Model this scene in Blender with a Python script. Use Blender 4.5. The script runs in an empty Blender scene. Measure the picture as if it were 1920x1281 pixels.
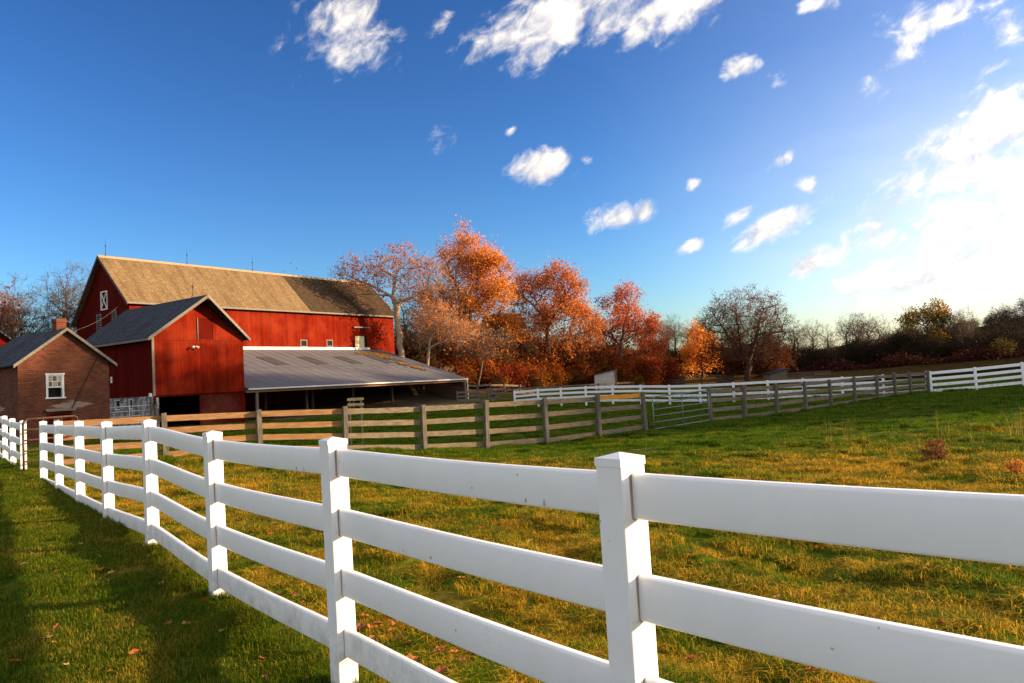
import bpy, math, random
import numpy as np
from mathutils import Vector, Matrix, Euler

scene = bpy.context.scene
COL = scene.collection
rad = math.radians
random.seed(7)

# ------------------------------------------------------------------ camera
PITCH, ROLL = rad(3.0), math.atan(0.055)
cF = Vector((0, math.cos(PITCH), math.sin(PITCH)))
cU0 = Vector((0, -math.sin(PITCH), math.cos(PITCH)))
cR0 = Vector((1, 0, 0))
cU = cU0 * math.cos(ROLL) + cR0 * math.sin(ROLL)
cR = cR0 * math.cos(ROLL) - cU0 * math.sin(ROLL)
cam_d = bpy.data.cameras.new('camera')
cam_d.sensor_width = 36.0
cam_d.lens = 36.0 * 1420 / 1920
cam_d.clip_start, cam_d.clip_end = 0.05, 6000
cam = bpy.data.objects.new('camera', cam_d)
COL.objects.link(cam)
cam.matrix_world = Matrix(((cR.x, cU.x, -cF.x, 0), (cR.y, cU.y, -cF.y, 0), (cR.z, cU.z, -cF.z, 1.8), (0, 0, 0, 1)))
scene.camera = cam

# ------------------------------------------------------------------ sun, sky, exposure
SUN_AZ, SUN_EL = rad(85), rad(15)          # azimuth is measured from +Y towards +X
SUNV = Vector((math.sin(SUN_AZ) * math.cos(SUN_EL), math.cos(SUN_AZ) * math.cos(SUN_EL), math.sin(SUN_EL)))
sun_d = bpy.data.lights.new('sun', 'SUN')
sun_d.energy, sun_d.angle, sun_d.color = 4.3, rad(0.55), (1.0, 0.70, 0.40)
sun = bpy.data.objects.new('sun', sun_d)
COL.objects.link(sun)
sun.rotation_euler = SUNV.to_track_quat('Z', 'Y').to_euler()
vs = scene.view_settings
vs.view_transform, vs.look, vs.gamma, vs.use_curve_mapping = 'Standard', 'None', 1.0, False
vs.exposure = 1.62
scene.display_settings.display_device = 'sRGB'

CLOUDS = [(-11.9, 24.6, 3.0, 2.7, 2, 0.62), (-11.6, 26.7, 2.1, 1.6, 2, 0.5), (-9.3, 25.1, 1.6, 1.4, -28, 0.5), (-3.6, 26.4, 1.4, 0.5, 45, 0.45),
 (0.5, 25.2, 3.1, 1.6, 25, 0.62), (4.7, 25.7, 3.3, 1.9, 4, 0.72), (9.1, 25.6, 4.3, 2.0, -2, 0.82), (13.2, 25.6, 2.6, 1.5, 1, 0.85), (2.9, 23.7, 2.2, 1.1, 15, 0.5),
 (3.0, 15.8, 2.0, 1.1, 8, 1.15), (4.4, 16.2, 0.7, 0.9, 56, 1.0), (8.9, 11.7, 2.2, 1.2, 3, 1.0), (10.4, 11.9, 1.1, 1.0, -5, 1.0), (6.3, 16.1, 0.5, 0.3, -5, 0.7),
 (-4.7, 18.1, 0.9, 1.1, 57, 0.42), (0.8, 18.6, 0.6, 0.3, 31, 0.6), (18.2, 21.1, 1.1, 0.7, 16, 0.75), (20.5, 19.7, 0.5, 0.6, 54, 0.5), (20.5, 14.5, 1.1, 0.4, 32, 0.8),
 (14.2, 13.6, 0.6, 0.4, 35, 0.8), (17.3, 11.1, 1.3, 0.5, 30, 0.85), (20.1, 10.1, 2.6, 1.0, 22, 1.15), (22.1, 12.4, 0.6, 0.8, 56, 0.8), (21.7, 7.0, 1.9, 0.9, 26, 1.05),
 (13.9, 9.2, 1.0, 0.4, 15, 0.85), (18.7, 8.2, 0.6, 0.3, 15, 0.55), (23.5, 24.0, 1.0, 0.5, -8, 0.9), (21.0, 9.5, 0.4, 0.4, 36, 0.7), (29.7, 21.6, 2.3, 1.3, 13, 0.72),
 (31.9, 21.6, 2.9, 1.1, 0, 0.77), (28.2, 19.6, 2.0, 1.2, 38, 0.42), (34.8, 19.9, 1.0, 1.3, 38, 0.59), (33.3, 17.8, 1.0, 0.5, 15, 0.51), (33.0, 15.3, 2.4, 1.8, 16, 0.52),
 (32.1, 13.5, 3.2, 1.5, 14, 0.80), (33.9, 14.1, 1.6, 2.0, 11, 0.77), (26.9, 10.3, 2.3, 0.8, 23, 0.66), (26.1, 8.9, 2.1, 1.4, 14, 0.63), (30.5, 11.8, 3.1, 1.4, 13, 0.77),
 (33.1, 11.6, 2.4, 1.3, 1, 0.70), (29.9, 8.8, 3.8, 2.1, 9, 0.59), (25.2, 5.8, 2.9, 1.6, 5, 0.49), (32.6, 8.3, 3.3, 2.0, -9, 0.63), (30.9, 5.8, 4.8, 2.1, 4, 0.66), (33.7, 3.5, 4.3, 2.0, 6, 0.63),
 # the same cloud deck going on beyond the right of the view
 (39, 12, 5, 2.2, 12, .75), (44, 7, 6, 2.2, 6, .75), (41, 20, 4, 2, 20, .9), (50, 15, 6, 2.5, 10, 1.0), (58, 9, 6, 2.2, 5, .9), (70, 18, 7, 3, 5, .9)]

world = bpy.data.worlds.new('World')
scene.world = world
world.use_nodes = True
world.cycles.sampling_method = 'MANUAL'
world.cycles.sample_map_resolution = 256

def build_world():
    nt = world.node_tree
    N, L = nt.nodes, nt.links
    N.clear()
    out, bg = N.new('ShaderNodeOutputWorld'), N.new('ShaderNodeBackground')
    bg.inputs[1].default_value = 0.15
    L.new(bg.outputs[0], out.inputs[0])
    sky = N.new('ShaderNodeTexSky')
    sky.sky_type = 'NISHITA'
    sky.sun_disc = False
    sky.sun_elevation, sky.sun_rotation = SUN_EL, SUN_AZ
    sky.altitude, sky.air_density, sky.dust_density, sky.ozone_density = 100, 1.0, 1.1, 3.3
    # contrast of the whole sky, as on saturated slide film
    sa = N.new('ShaderNodeHueSaturation'); sa.inputs['Saturation'].default_value = 1.08
    L.new(sky.outputs[0], sa.inputs['Color'])
    gm = N.new('ShaderNodeGamma'); gm.inputs['Gamma'].default_value = 1.6
    L.new(sa.outputs[0], gm.inputs['Color'])
    hs = N.new('ShaderNodeVectorMath'); hs.operation = 'SCALE'; hs.inputs['Scale'].default_value = 0.225
    L.new(gm.outputs[0], hs.inputs[0])
    tc = N.new('ShaderNodeTexCoord')
    D = tc.outputs['Generated']

    def math_n(op, a, b=None, clamp=False):
        n = N.new('ShaderNodeMath'); n.operation = op; n.use_clamp = clamp
        for i, v in enumerate((a, b)):
            if v is None: continue
            if isinstance(v, (int, float)): n.inputs[i].default_value = v
            else: L.new(v, n.inputs[i])
        return n.outputs[0]
    def noise(vec, scale, detail, rough, dist=0.0):
        n = N.new('ShaderNodeTexNoise')
        n.inputs['Scale'].default_value, n.inputs['Detail'].default_value = scale, detail
        n.inputs['Roughness'].default_value, n.inputs['Distortion'].default_value = rough, dist
        L.new(vec, n.inputs['Vector'])
        return n.outputs['Fac']
    acc = None
    for az, el, ha, hb, tilt, amp in CLOUDS:
        a, e, t = rad(az), rad(el), rad(tilt)
        c = Vector((math.sin(a) * math.cos(e), math.cos(a) * math.cos(e), math.sin(e)))
        east = Vector((math.cos(a), -math.sin(a), 0)); up = east.cross(c)
        if up.z < 0: up = -up
        ax = east * math.cos(t) + up * math.sin(t)
        bx = c.cross(ax)
        rot = Matrix((ax, bx, c)).transposed().to_euler()
        mp = N.new('ShaderNodeMapping'); mp.vector_type = 'TEXTURE'
        mp.inputs['Location'].default_value = c
        mp.inputs['Rotation'].default_value = rot
        mp.inputs['Scale'].default_value = (rad(ha) * 1.62, rad(hb) * 1.55, 0.6)
        L.new(D, mp.inputs['Vector'])
        ln = N.new('ShaderNodeVectorMath'); ln.operation = 'LENGTH'
        L.new(mp.outputs[0], ln.inputs[0])
        m = math_n('MULTIPLY', math_n('SUBTRACT', 1.0, ln.outputs['Value'], True), amp)
        acc = m if acc is None else math_n('SMOOTH_MAX', acc, m) if False else math_n('MAXIMUM', acc, m)
    # added cloud cover outside the view, thickened to brighten the shaded fence fronts
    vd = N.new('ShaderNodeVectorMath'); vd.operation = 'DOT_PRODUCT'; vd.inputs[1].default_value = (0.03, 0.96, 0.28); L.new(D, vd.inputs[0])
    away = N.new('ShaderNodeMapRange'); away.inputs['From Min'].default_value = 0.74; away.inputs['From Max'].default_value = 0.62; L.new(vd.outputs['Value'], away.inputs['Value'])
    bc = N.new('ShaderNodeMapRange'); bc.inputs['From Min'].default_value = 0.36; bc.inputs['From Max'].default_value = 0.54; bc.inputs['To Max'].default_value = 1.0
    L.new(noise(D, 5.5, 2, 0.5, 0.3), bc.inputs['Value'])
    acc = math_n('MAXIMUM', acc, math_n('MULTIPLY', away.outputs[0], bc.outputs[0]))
    q = Vector((math.cos(rad(18)) * math.cos(rad(33)), -math.sin(rad(18)) * math.cos(rad(33)), math.sin(rad(33))))
    def drift(vec):
        # the wind draws the clouds out along one slanting direction
        dp = N.new('ShaderNodeVectorMath'); dp.operation = 'DOT_PRODUCT'; dp.inputs[1].default_value = q; L.new(vec, dp.inputs[0])
        sc = N.new('ShaderNodeVectorMath'); sc.operation = 'SCALE'; sc.inputs[0].default_value = q * -0.42; L.new(dp.outputs['Value'], sc.inputs['Scale'])
        ad = N.new('ShaderNodeVectorMath'); ad.operation = 'ADD'; L.new(vec, ad.inputs[0]); L.new(sc.outputs[0], ad.inputs[1])
        return ad.outputs[0]
    def cn(vec):
        vec = drift(vec)
        return math_n('ADD', math_n('MULTIPLY', noise(vec, 15, 3, 0.55, 0.5), 0.5), math_n('MULTIPLY', noise(vec, 46, 8, 0.62, 0.4), 0.5))
    n1 = cn(D)
    sh = N.new('ShaderNodeVectorMath'); sh.operation = 'ADD'
    sh.inputs[1].default_value = SUNV * 0.018 + Vector((0, 0, 0.012))
    L.new(D, sh.inputs[0])
    n2 = cn(sh.outputs[0])
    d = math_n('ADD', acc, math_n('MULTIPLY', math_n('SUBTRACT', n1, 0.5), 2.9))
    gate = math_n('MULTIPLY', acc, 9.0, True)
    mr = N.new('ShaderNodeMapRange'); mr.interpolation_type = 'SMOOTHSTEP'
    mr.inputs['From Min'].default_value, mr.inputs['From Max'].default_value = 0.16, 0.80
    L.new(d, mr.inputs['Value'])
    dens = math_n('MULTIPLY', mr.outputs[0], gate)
    # light on the clouds: brighter on the side turned to the sun and near the sun
    lit = math_n('ADD', math_n('MULTIPLY', math_n('SUBTRACT', n1, n2), 4.5), 0.5, True)
    dt = N.new('ShaderNodeVectorMath'); dt.operation = 'DOT_PRODUCT'
    dt.inputs[1].default_value = SUNV
    L.new(D, dt.inputs[0])
    near = math_n('POWER', math_n('MAXIMUM', dt.outputs['Value'], 0.0), 3.0)
    cc = N.new('ShaderNodeMix'); cc.data_type = 'RGBA'
    cc.inputs['A'].default_value = (1.7, 1.72, 1.95, 1)
    cc.inputs['B'].default_value = (3.4, 3.1, 2.7, 1)
    L.new(lit, cc.inputs['Factor'])
    br = N.new('ShaderNodeVectorMath'); br.operation = 'SCALE'
    L.new(cc.outputs['Result'], br.inputs[0])
    L.new(math_n('ADD', math_n('MULTIPLY', near, 0.7), 0.85), br.inputs['Scale'])
    # thin high veil that thickens towards the sun and the horizon
    vl = N.new('ShaderNodeMapRange'); vl.interpolation_type = 'SMOOTHSTEP'
    vl.inputs['From Min'].default_value, vl.inputs['From Max'].default_value, vl.inputs['To Max'].default_value = 0.22, 0.92, 1.1
    L.new(dt.outputs['Value'], vl.inputs['Value'])
    sz = N.new('ShaderNodeSeparateXYZ'); L.new(D, sz.inputs[0])
    lo = N.new('ShaderNodeMapRange'); lo.interpolation_type = 'SMOOTHSTEP'
    lo.inputs['From Min'].default_value, lo.inputs['From Max'].default_value, lo.inputs['To Min'].default_value, lo.inputs['To Max'].default_value = 0.0, 0.42, 1.0, 0.12
    L.new(sz.outputs[2], lo.inputs['Value'])
    st = N.new('ShaderNodeMapping'); st.inputs['Scale'].default_value = (1, 1, 3.0); st.inputs['Rotation'].default_value = (0, rad(20), 0); L.new(D, st.inputs[0])
    vt = math_n('ADD', math_n('MULTIPLY', noise(st.outputs[0], 5, 6, 0.6, 0.4), 0.9), 0.5)
    veil = math_n('MULTIPLY', math_n('MULTIPLY', vl.outputs[0], lo.outputs[0]), vt, True)
    vm = N.new('ShaderNodeMix'); vm.data_type = 'RGBA'
    vm.inputs['B'].default_value = (3.3, 2.85, 2.0, 1)
    L.new(veil, vm.inputs['Factor']); L.new(hs.outputs[0], vm.inputs['A'])
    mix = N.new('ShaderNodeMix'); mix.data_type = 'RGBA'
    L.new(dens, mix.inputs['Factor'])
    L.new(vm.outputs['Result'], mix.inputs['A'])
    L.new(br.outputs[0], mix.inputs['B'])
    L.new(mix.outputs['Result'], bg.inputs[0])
build_world()

# ------------------------------------------------------------------ helpers
def tag(o, label=None, cat=None, group=None, kind=None):
    if label: o['label'] = label
    if cat: o['category'] = cat
    if group: o['group'] = group
    if kind: o['kind'] = kind
    return o

def empty(name, loc, rz=0.0, label=None, cat=None, group=None, parent=None):
    o = bpy.data.objects.new(name, None)
    COL.objects.link(o)
    o.location, o.rotation_euler = loc, (0, 0, rz)
    o.empty_display_size = 0.2
    o.parent = parent
    return tag(o, label, cat, group)

def obj(name, me, mat=None, parent=None, loc=None, rot=None):
    o = bpy.data.objects.new(name, me)
    COL.objects.link(o)
    if mat is not None and not me.materials: me.materials.append(mat)
    o.parent = parent
    if loc is not None: o.location = loc
    if rot is not None: o.rotation_euler = rot
    return o

def copy_obj(o, parent=None, loc=None, rot=None, scale=None):
    c = o.copy(); COL.objects.link(c); c.parent = parent
    if loc is not None: c.location = loc
    if rot is not None: c.rotation_euler = rot
    if scale is not None: c.scale = scale
    return c

def copy_tree(root, loc, rz=0.0, scale=(1, 1, 1), label=None):
    r = copy_obj(root, None, loc, (0, 0, rz), scale)
    if label: r['label'] = label
    for ch in list(root.children):
        c = copy_obj(ch, r)
        for g in list(ch.children): copy_obj(g, c)
    return r

def fast_mesh(name, V, F, smooth=False, rnd=None, mats=None, fmat=None):
    """V (n,3) array, F (m,k) array of constant k"""
    me = bpy.data.meshes.new(name)
    V = np.ascontiguousarray(V, dtype=np.float32); F = np.ascontiguousarray(F, dtype=np.int32)
    n, (m, k) = len(V), F.shape
    me.vertices.add(n); me.vertices.foreach_set('co', V.ravel())
    me.loops.add(m * k); me.loops.foreach_set('vertex_index', F.ravel())
    me.polygons.add(m)
    me.polygons.foreach_set('loop_start', np.arange(0, m * k, k, dtype=np.int32))
    me.polygons.foreach_set('loop_total', np.full(m, k, dtype=np.int32))
    if smooth: me.polygons.foreach_set('use_smooth', np.ones(m, dtype=bool))
    if rnd is not None:
        at = me.attributes.new('rnd', 'FLOAT', 'FACE'); at.data.foreach_set('value', np.ascontiguousarray(rnd, dtype=np.float32))
    me.update(calc_edges=True)
    return me

class MB:
    """collects boxes, prisms and tubes into one mesh"""
    def __init__(s): s.v, s.f, s.uv = [], [], []
    def add(s, vs, fs):
        b = len(s.v); s.v += [tuple(v) for v in vs]; s.f += [tuple(i + b for i in f) for f in fs]
    def box(s, x0, x1, y0, y1, z0, z1):
        s.add([(x0, y0, z0), (x1, y0, z0), (x1, y1, z0), (x0, y1, z0), (x0, y0, z1), (x1, y0, z1), (x1, y1, z1), (x0, y1, z1)],
              [(3, 2, 1, 0), (4, 5, 6, 7), (0, 1, 5, 4), (1, 2, 6, 5), (2, 3, 7, 6), (3, 0, 4, 7)])
    def hexa(s, lo, hi):
        """two quads of four corners each, lo then hi, same winding (counter-clockwise seen from hi)"""
        s.add(list(lo) + list(hi), [(3, 2, 1, 0), (4, 5, 6, 7), (0, 1, 5, 4), (1, 2, 6, 5), (2, 3, 7, 6), (3, 0, 4, 7)])
    def prism(s, poly, axis, a, b):
        """polygon of 2D points extruded along axis from a to b"""
        def P(p, t):
            return {'x': (t, p[0], p[1]), 'y': (p[0], t, p[1]), 'z': (p[0], p[1], t)}[axis]
        n = len(poly)
        s.add([P(p, a) for p in poly] + [P(p, b) for p in poly],
              [tuple(range(n))[::-1], tuple(range(n, 2 * n))] + [(i, (i + 1) % n, (i + 1) % n + n, i + n) for i in range(n)])
    def bar(s, p, q, r, k=6, r2=None):
        p, q = Vector(p), Vector(q); r2 = r if r2 is None else r2
        d = (q - p).normalized(); a = d.orthogonal().normalized(); b = d.cross(a)
        vs = [p + (a * math.cos(2 * math.pi * i / k) + b * math.sin(2 * math.pi * i / k)) * r for i in range(k)]
        vs += [q + (a * math.cos(2 * math.pi * i / k) + b * math.sin(2 * math.pi * i / k)) * r2 for i in range(k)]
        s.add(vs, [tuple(range(k))[::-1], tuple(range(k, 2 * k))] + [(i, (i + 1) % k, (i + 1) % k + k, i + k) for i in range(k)])
    def pipe(s, pts, r, k=6):
        for p, q in zip(pts[:-1], pts[1:]): s.bar(p, q, r, k)
    def mesh(s, name='mesh', smooth=False):
        me = bpy.data.meshes.new(name)
        me.from_pydata(s.v, [], s.f)
        if smooth: me.shade_smooth()
        me.update()
        return me
    def build(s, name, mat, parent=None, smooth=False):
        return obj(name, s.mesh(name, smooth), mat, parent)

def box_uv(me, scale=1.0):
    """uv in metres by dominant axis"""
    uv = me.uv_layers.new(name='uv')
    for p in me.polygons:
        n = p.normal; ax = max(range(3), key=lambda i: abs(n[i]))
        for li in p.loop_indices:
            co = me.vertices[me.loops[li].vertex_index].co
            u, v = [(co.y, co.z), (co.x, co.z), (co.x, co.y)][ax]
            uv.data[li].uv = (u * scale, v * scale)

def slope_uv(me, axis_u='x'):
    """uv in metres: u along the ridge, v up the slope"""
    uv = me.uv_layers.new(name='uv')
    for p in me.polygons:
        for li in p.loop_indices:
            co = me.vertices[me.loops[li].vertex_index].co
            if axis_u == 'x': uv.data[li].uv = (co.x, math.copysign(1, co.z) * (co.z * 1.4))
            else: uv.data[li].uv = (co.y, co.z * 1.6)

# value noise on numpy arrays
def _hash(ix, iy, seed):
    h = (ix.astype(np.int64) * 374761393 + iy.astype(np.int64) * 668265263 + seed * 974634321) & 0xffffffff
    h = ((h ^ (h >> 13)) * 1274126177) & 0xffffffff
    return ((h ^ (h >> 16)) & 0xffff) / 65535.0
def vnoise(x, y, seed=0):
    x, y = np.asarray(x, float), np.asarray(y, float)
    ix, iy = np.floor(x), np.floor(y); fx, fy = x - ix, y - iy
    fx, fy = fx * fx * (3 - 2 * fx), fy * fy * (3 - 2 * fy)
    a, b = _hash(ix, iy, seed), _hash(ix + 1, iy, seed)
    c, d = _hash(ix, iy + 1, seed), _hash(ix + 1, iy + 1, seed)
    return (a * (1 - fx) + b * fx) * (1 - fy) + (c * (1 - fx) + d * fx) * fy
def fbm(x, y, seed=0, o=3):
    t, a, s = 0, 0.5, 0
    for i in range(o):
        t = t + a * vnoise(x * 2 ** i, y * 2 ** i, seed + i); s += a; a *= 0.5
    return t / s

# ------------------------------------------------------------------ materials
class NT:
    def __init__(s, name):
        s.m = bpy.data.materials.new(name); s.m.use_nodes = True
        s.nt = s.m.node_tree; s.N, s.L = s.nt.nodes, s.nt.links
        s.p = s.N['Principled BSDF']; s.out = s.N['Material Output']
    def new(s, t, **kw):
        n = s.N.new(t)
        for k, v in kw.items(): setattr(n, k, v)
        return n
    def link(s, a, b): s.L.new(a, b)
    def coord(s, which='Object', scale=(1, 1, 1), rot=(0, 0, 0)):
        tc = s.new('ShaderNodeTexCoord'); mp = s.new('ShaderNodeMapping')
        mp.inputs['Scale'].default_value = scale; mp.inputs['Rotation'].default_value = rot
        s.link(tc.outputs[which], mp.inputs[0]); return mp.outputs[0]
    def world(s, scale=(1, 1, 1)):
        g = s.new('ShaderNodeNewGeometry'); mp = s.new('ShaderNodeMapping'); mp.inputs['Scale'].default_value = scale
        s.link(g.outputs['Position'], mp.inputs[0]); return mp.outputs[0]
    def noise(s, vec, scale, detail=4, rough=0.55, dist=0.0):
        n = s.new('ShaderNodeTexNoise')
        for k, v in (('Scale', scale), ('Detail', detail), ('Roughness', rough), ('Distortion', dist)): n.inputs[k].default_value = v
        if vec is not None: s.link(vec, n.inputs['Vector'])
        return n.outputs['Fac']
    def ramp(s, fac, stops, interp='LINEAR'):
        r = s.new('ShaderNodeValToRGB'); cr = r.color_ramp; cr.interpolation = interp
        while len(cr.elements) < len(stops): cr.elements.new(0.5)
        for e, (p, c) in zip(cr.elements, stops): e.position = p; e.color = (*c, 1) if len(c) == 3 else c
        if fac is not None: s.link(fac, r.inputs[0])
        return r.outputs[0]
    def mix(s, fac, a, b, mode='MIX'):
        m = s.new('ShaderNodeMix', data_type='RGBA', blend_type=mode)
        for k, v in (('Factor', fac), ('A', a), ('B', b)):
            if isinstance(v, (int, float)): m.inputs[k].default_value = v
            elif isinstance(v, tuple): m.inputs[k].default_value = (*v, 1)
            else: s.link(v, m.inputs[k])
        return m.outputs['Result']
    def math(s, op, a, b=None, clamp=False):
        n = s.new('ShaderNodeMath', operation=op, use_clamp=clamp)
        for i, v in enumerate((a, b)):
            if v is None: continue
            if isinstance(v, (int, float)): n.inputs[i].default_value = v
            else: s.link(v, n.inputs[i])
        return n.outputs[0]
    def random(s):
        return s.new('ShaderNodeObjectInfo').outputs['Random']
    def attr(s, name='rnd'):
        return s.new('ShaderNodeAttribute', attribute_name=name).outputs['Fac']
    def bump(s, h, strength=0.4, dist=0.02):
        b = s.new('ShaderNodeBump'); b.inputs['Strength'].default_value = strength; b.inputs['Distance'].default_value = dist
        s.link(h, b.inputs['Height']); s.link(b.outputs[0], s.p.inputs['Normal'])
    def base(s, c, rough=0.8, metal=0.0, spec=None):
        if isinstance(c, tuple): s.p.inputs['Base Color'].default_value = (*c, 1)
        else: s.link(c, s.p.inputs['Base Color'])
        s.p.inputs['Roughness'].default_value = rough; s.p.inputs['Metallic'].default_value = metal
        if spec is not None: s.p.inputs['Specular IOR Level'].default_value = spec
        return s.m
    def translucent(s, c, w):
        t = s.new('ShaderNodeBsdfTranslucent'); m = s.new('ShaderNodeMixShader'); m.inputs[0].default_value = w
        s.link(c, t.inputs[0]); s.link(s.p.outputs[0], m.inputs[1]); s.link(t.outputs[0], m.inputs[2])
        s.link(m.outputs[0], s.out.inputs[0])

def m_plain(name, c, rough=0.8, metal=0.0, var=0.25, scale=6.0, spec=0.3):
    t = NT(name); n = t.noise(t.coord('Object'), scale, 6, 0.6)
    dark = tuple(x * (1 - var) for x in c); light = tuple(min(1, x * (1 + var)) for x in c)
    return t.base(t.ramp(n, [(0.3, dark), (0.7, light)]), rough, metal, spec)

def m_wood(name, dark, light, warm, axis=0, rough=0.85):
    t = NT(name); sc = [5, 5, 5]; sc[axis] = 0.5
    oi = t.new('ShaderNodeObjectInfo')
    tc = t.new('ShaderNodeTexCoord'); mp = t.new('ShaderNodeMapping'); mp.inputs['Scale'].default_value = sc
    t.link(tc.outputs['Object'], mp.inputs[0])
    cb = t.new('ShaderNodeVectorMath', operation='ADD'); t.link(mp.outputs[0], cb.inputs[0])
    s2 = t.new('ShaderNodeVectorMath', operation='SCALE'); t.link(oi.outputs['Location'], s2.inputs[0]); s2.inputs['Scale'].default_value = 7.3
    t.link(s2.outputs[0], cb.inputs[1])
    g = t.noise(cb.outputs[0], 7, 8, 0.68, 0.4)
    k = t.noise(cb.outputs[0], 1.6, 3, 0.5, 0.2)
    c = t.ramp(g, [(0.32, dark), (0.66, light)])
    c = t.mix(t.math('MULTIPLY', t.math('GREATER_THAN', k, 0.66), 0.55), c, tuple(x * 0.35 for x in dark))
    c = t.mix(t.math('MULTIPLY', oi.outputs['Random'], 0.6), c, warm, 'MIX')
    c = t.mix(0.5, c, t.ramp(g, [(0.3, dark), (0.62, light)]), 'MIX')
    t.bump(g, 0.5, 0.01)
    return t.base(c, rough, 0, 0.08)

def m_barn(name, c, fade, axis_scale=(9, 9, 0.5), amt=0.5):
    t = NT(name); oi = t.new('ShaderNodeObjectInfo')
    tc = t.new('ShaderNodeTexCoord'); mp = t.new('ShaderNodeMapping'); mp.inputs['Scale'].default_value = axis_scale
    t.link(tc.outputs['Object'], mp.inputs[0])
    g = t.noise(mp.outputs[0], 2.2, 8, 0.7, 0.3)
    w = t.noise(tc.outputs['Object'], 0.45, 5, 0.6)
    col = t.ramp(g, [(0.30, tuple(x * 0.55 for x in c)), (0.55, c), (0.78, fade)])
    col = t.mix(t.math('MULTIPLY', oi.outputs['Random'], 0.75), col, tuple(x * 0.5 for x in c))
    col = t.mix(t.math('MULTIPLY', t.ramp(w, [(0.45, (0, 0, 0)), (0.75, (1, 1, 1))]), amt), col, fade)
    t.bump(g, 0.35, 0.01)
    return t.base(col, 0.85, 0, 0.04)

def m_shingle(name, a, b, mortar, w=0.28, h=0.14, streak=(0.05, 0.045, 0.035)):
    t = NT(name); tc = t.new('ShaderNodeTexCoord')
    br = t.new('ShaderNodeTexBrick'); br.offset = 0.5
    t.link(tc.outputs['UV'], br.inputs['Vector'])
    br.inputs['Scale'].default_value = 1.0; br.inputs['Brick Width'].default_value = w; br.inputs['Row Height'].default_value = h
    br.inputs['Mortar Size'].default_value = 0.012; br.inputs['Mortar Smooth'].default_value = 0.3
    br.inputs['Color1'].default_value = (*a, 1); br.inputs['Color2'].default_value = (*b, 1); br.inputs['Mortar'].default_value = (*mortar, 1)
    mp = t.new('ShaderNodeMapping'); mp.inputs['Scale'].default_value = (1.4, 0.22, 1); t.link(tc.outputs['UV'], mp.inputs[0])
    st = t.noise(mp.outputs[0], 1.0, 6, 0.65, 0.2)
    fine = t.noise(tc.outputs['UV'], 5, 6, 0.7)
    c = t.mix(t.ramp(st, [(0.44, (0, 0, 0)), (0.68, (0.9, 0.9, 0.9))]), br.outputs['Color'], streak)
    c = t.mix(0.45, c, t.ramp(fine, [(0.3, (0.25, 0.25, 0.25)), (0.7, (1.6, 1.6, 1.6))]), 'MULTIPLY')
    t.bump(t.math('SUBTRACT', fine, br.outputs['Fac']), 0.5, 0.03)
    return t.base(c, 0.95, 0, 0.05)

def m_leaves(name, stops, trans=0.4, rough=0.7):
    t = NT(name)
    n = t.noise(t.coord('Object'), 0.45, 3, 0.5)
    f = t.math('ADD', t.math('MULTIPLY', t.attr('rnd'), 0.6), t.math('SUBTRACT', t.math('MULTIPLY', n, 0.9), 0.25), True)
    c = t.ramp(f, stops)
    t.base(c, rough, 0, 0.04)
    t.translucent(c, trans)
    return t.m

# ------------------------------------------------------------------ places (metres, measured from the camera's foot)
FENCE_U = np.array([-0.6245, 0.781]); FENCE_P = np.array([0.38, 2.81])      # line of the near white fence
NEAR_POSTS = [(4.86, -2.77, 0.12, 1.66), (3.37, -0.91, 0.1, 1.64), (1.88, 0.95, 0.05, 1.575), (0.38, 2.81, -0.02, 1.52), (-1.13, 4.71, 0.0, 1.52), (-2.61, 6.54, 0.11, 1.52), (-4.13, 8.55, 0.18, 1.60),
              (-5.57, 10.33, 0.23, 1.565), (-7.03, 12.2, 0.22, 1.55), (-8.47, 14.04, 0.25, 1.535), (-9.86, 15.81, 0.30, 1.515)]
BEYOND_POSTS = [(-11.5, 17.7, 0.34, 1.52), (-12.93, 19.5, 0.36, 1.56), (-14.41, 21.4, 0.36, 1.62), (-15.9, 23.26, 0.4, 1.7)]
WOOD_L = [(-11.15, 18.5, 0.3, 1.2), (-9.1, 19.7, 0.27, 1.2), (-7.05, 20.9, 0.2, 1.22), (-4.96, 22.0, -0.01, 1.36), (-2.85, 23.4, -0.23, 1.47), (-0.98, 24.5, -0.38, 1.59),
          (1.0, 25.6, -0.46, 1.65), (2.92, 27.0, -0.43, 1.60), (4.78, 28.3, -0.35, 1.5)]
WOOD_R = [(7.93, 31.0, -0.4, 1.5), (9.8, 32.6, -0.43, 1.5), (11.73, 34.2, -0.43, 1.47), (13.69, 35.9, -0.42, 1.46), (15.53, 37.4, -0.4, 1.44), (17.36, 38.9, -0.33, 1.4), (19.23, 40.4, -0.30, 1.38),
          (20.86, 41.7, -0.22, 1.32), (22.19, 42.6, -0.19, 1.29), (23.45, 43.15, -0.19, 1.29)]
WHITE_M = [(-0.03, 60.0, -0.28, 1.32), (1.79, 59.0, -0.32, 1.44), (3.51, 58.0, -0.37, 1.50), (5.32, 57.0, -0.42, 1.56), (7.2, 56.0, -0.41, 1.52), (9.12, 55.0, -0.42, 1.46), (10.88, 53.5, -0.5, 1.45),
           (12.66, 52.0, -0.5, 1.42), (14.53, 50.5, -0.47, 1.41), (16.33, 49.0, -0.4, 1.37), (18.04, 47.5, -0.3, 1.28), (19.83, 46.0, -0.22, 1.21), (21.59, 44.5, -0.19, 1.2), (23.62, 43.55, -0.18, 1.25)]
WHITE_R = [(23.64, 43.2, -0.17, 1.25), (25.97, 42.8, -0.10, 1.27), (28.38, 42.4, -0.06, 1.37), (30.8, 42.0, 0.0, 1.4), (33.2, 41.6, 0.0, 1.4)]
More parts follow.
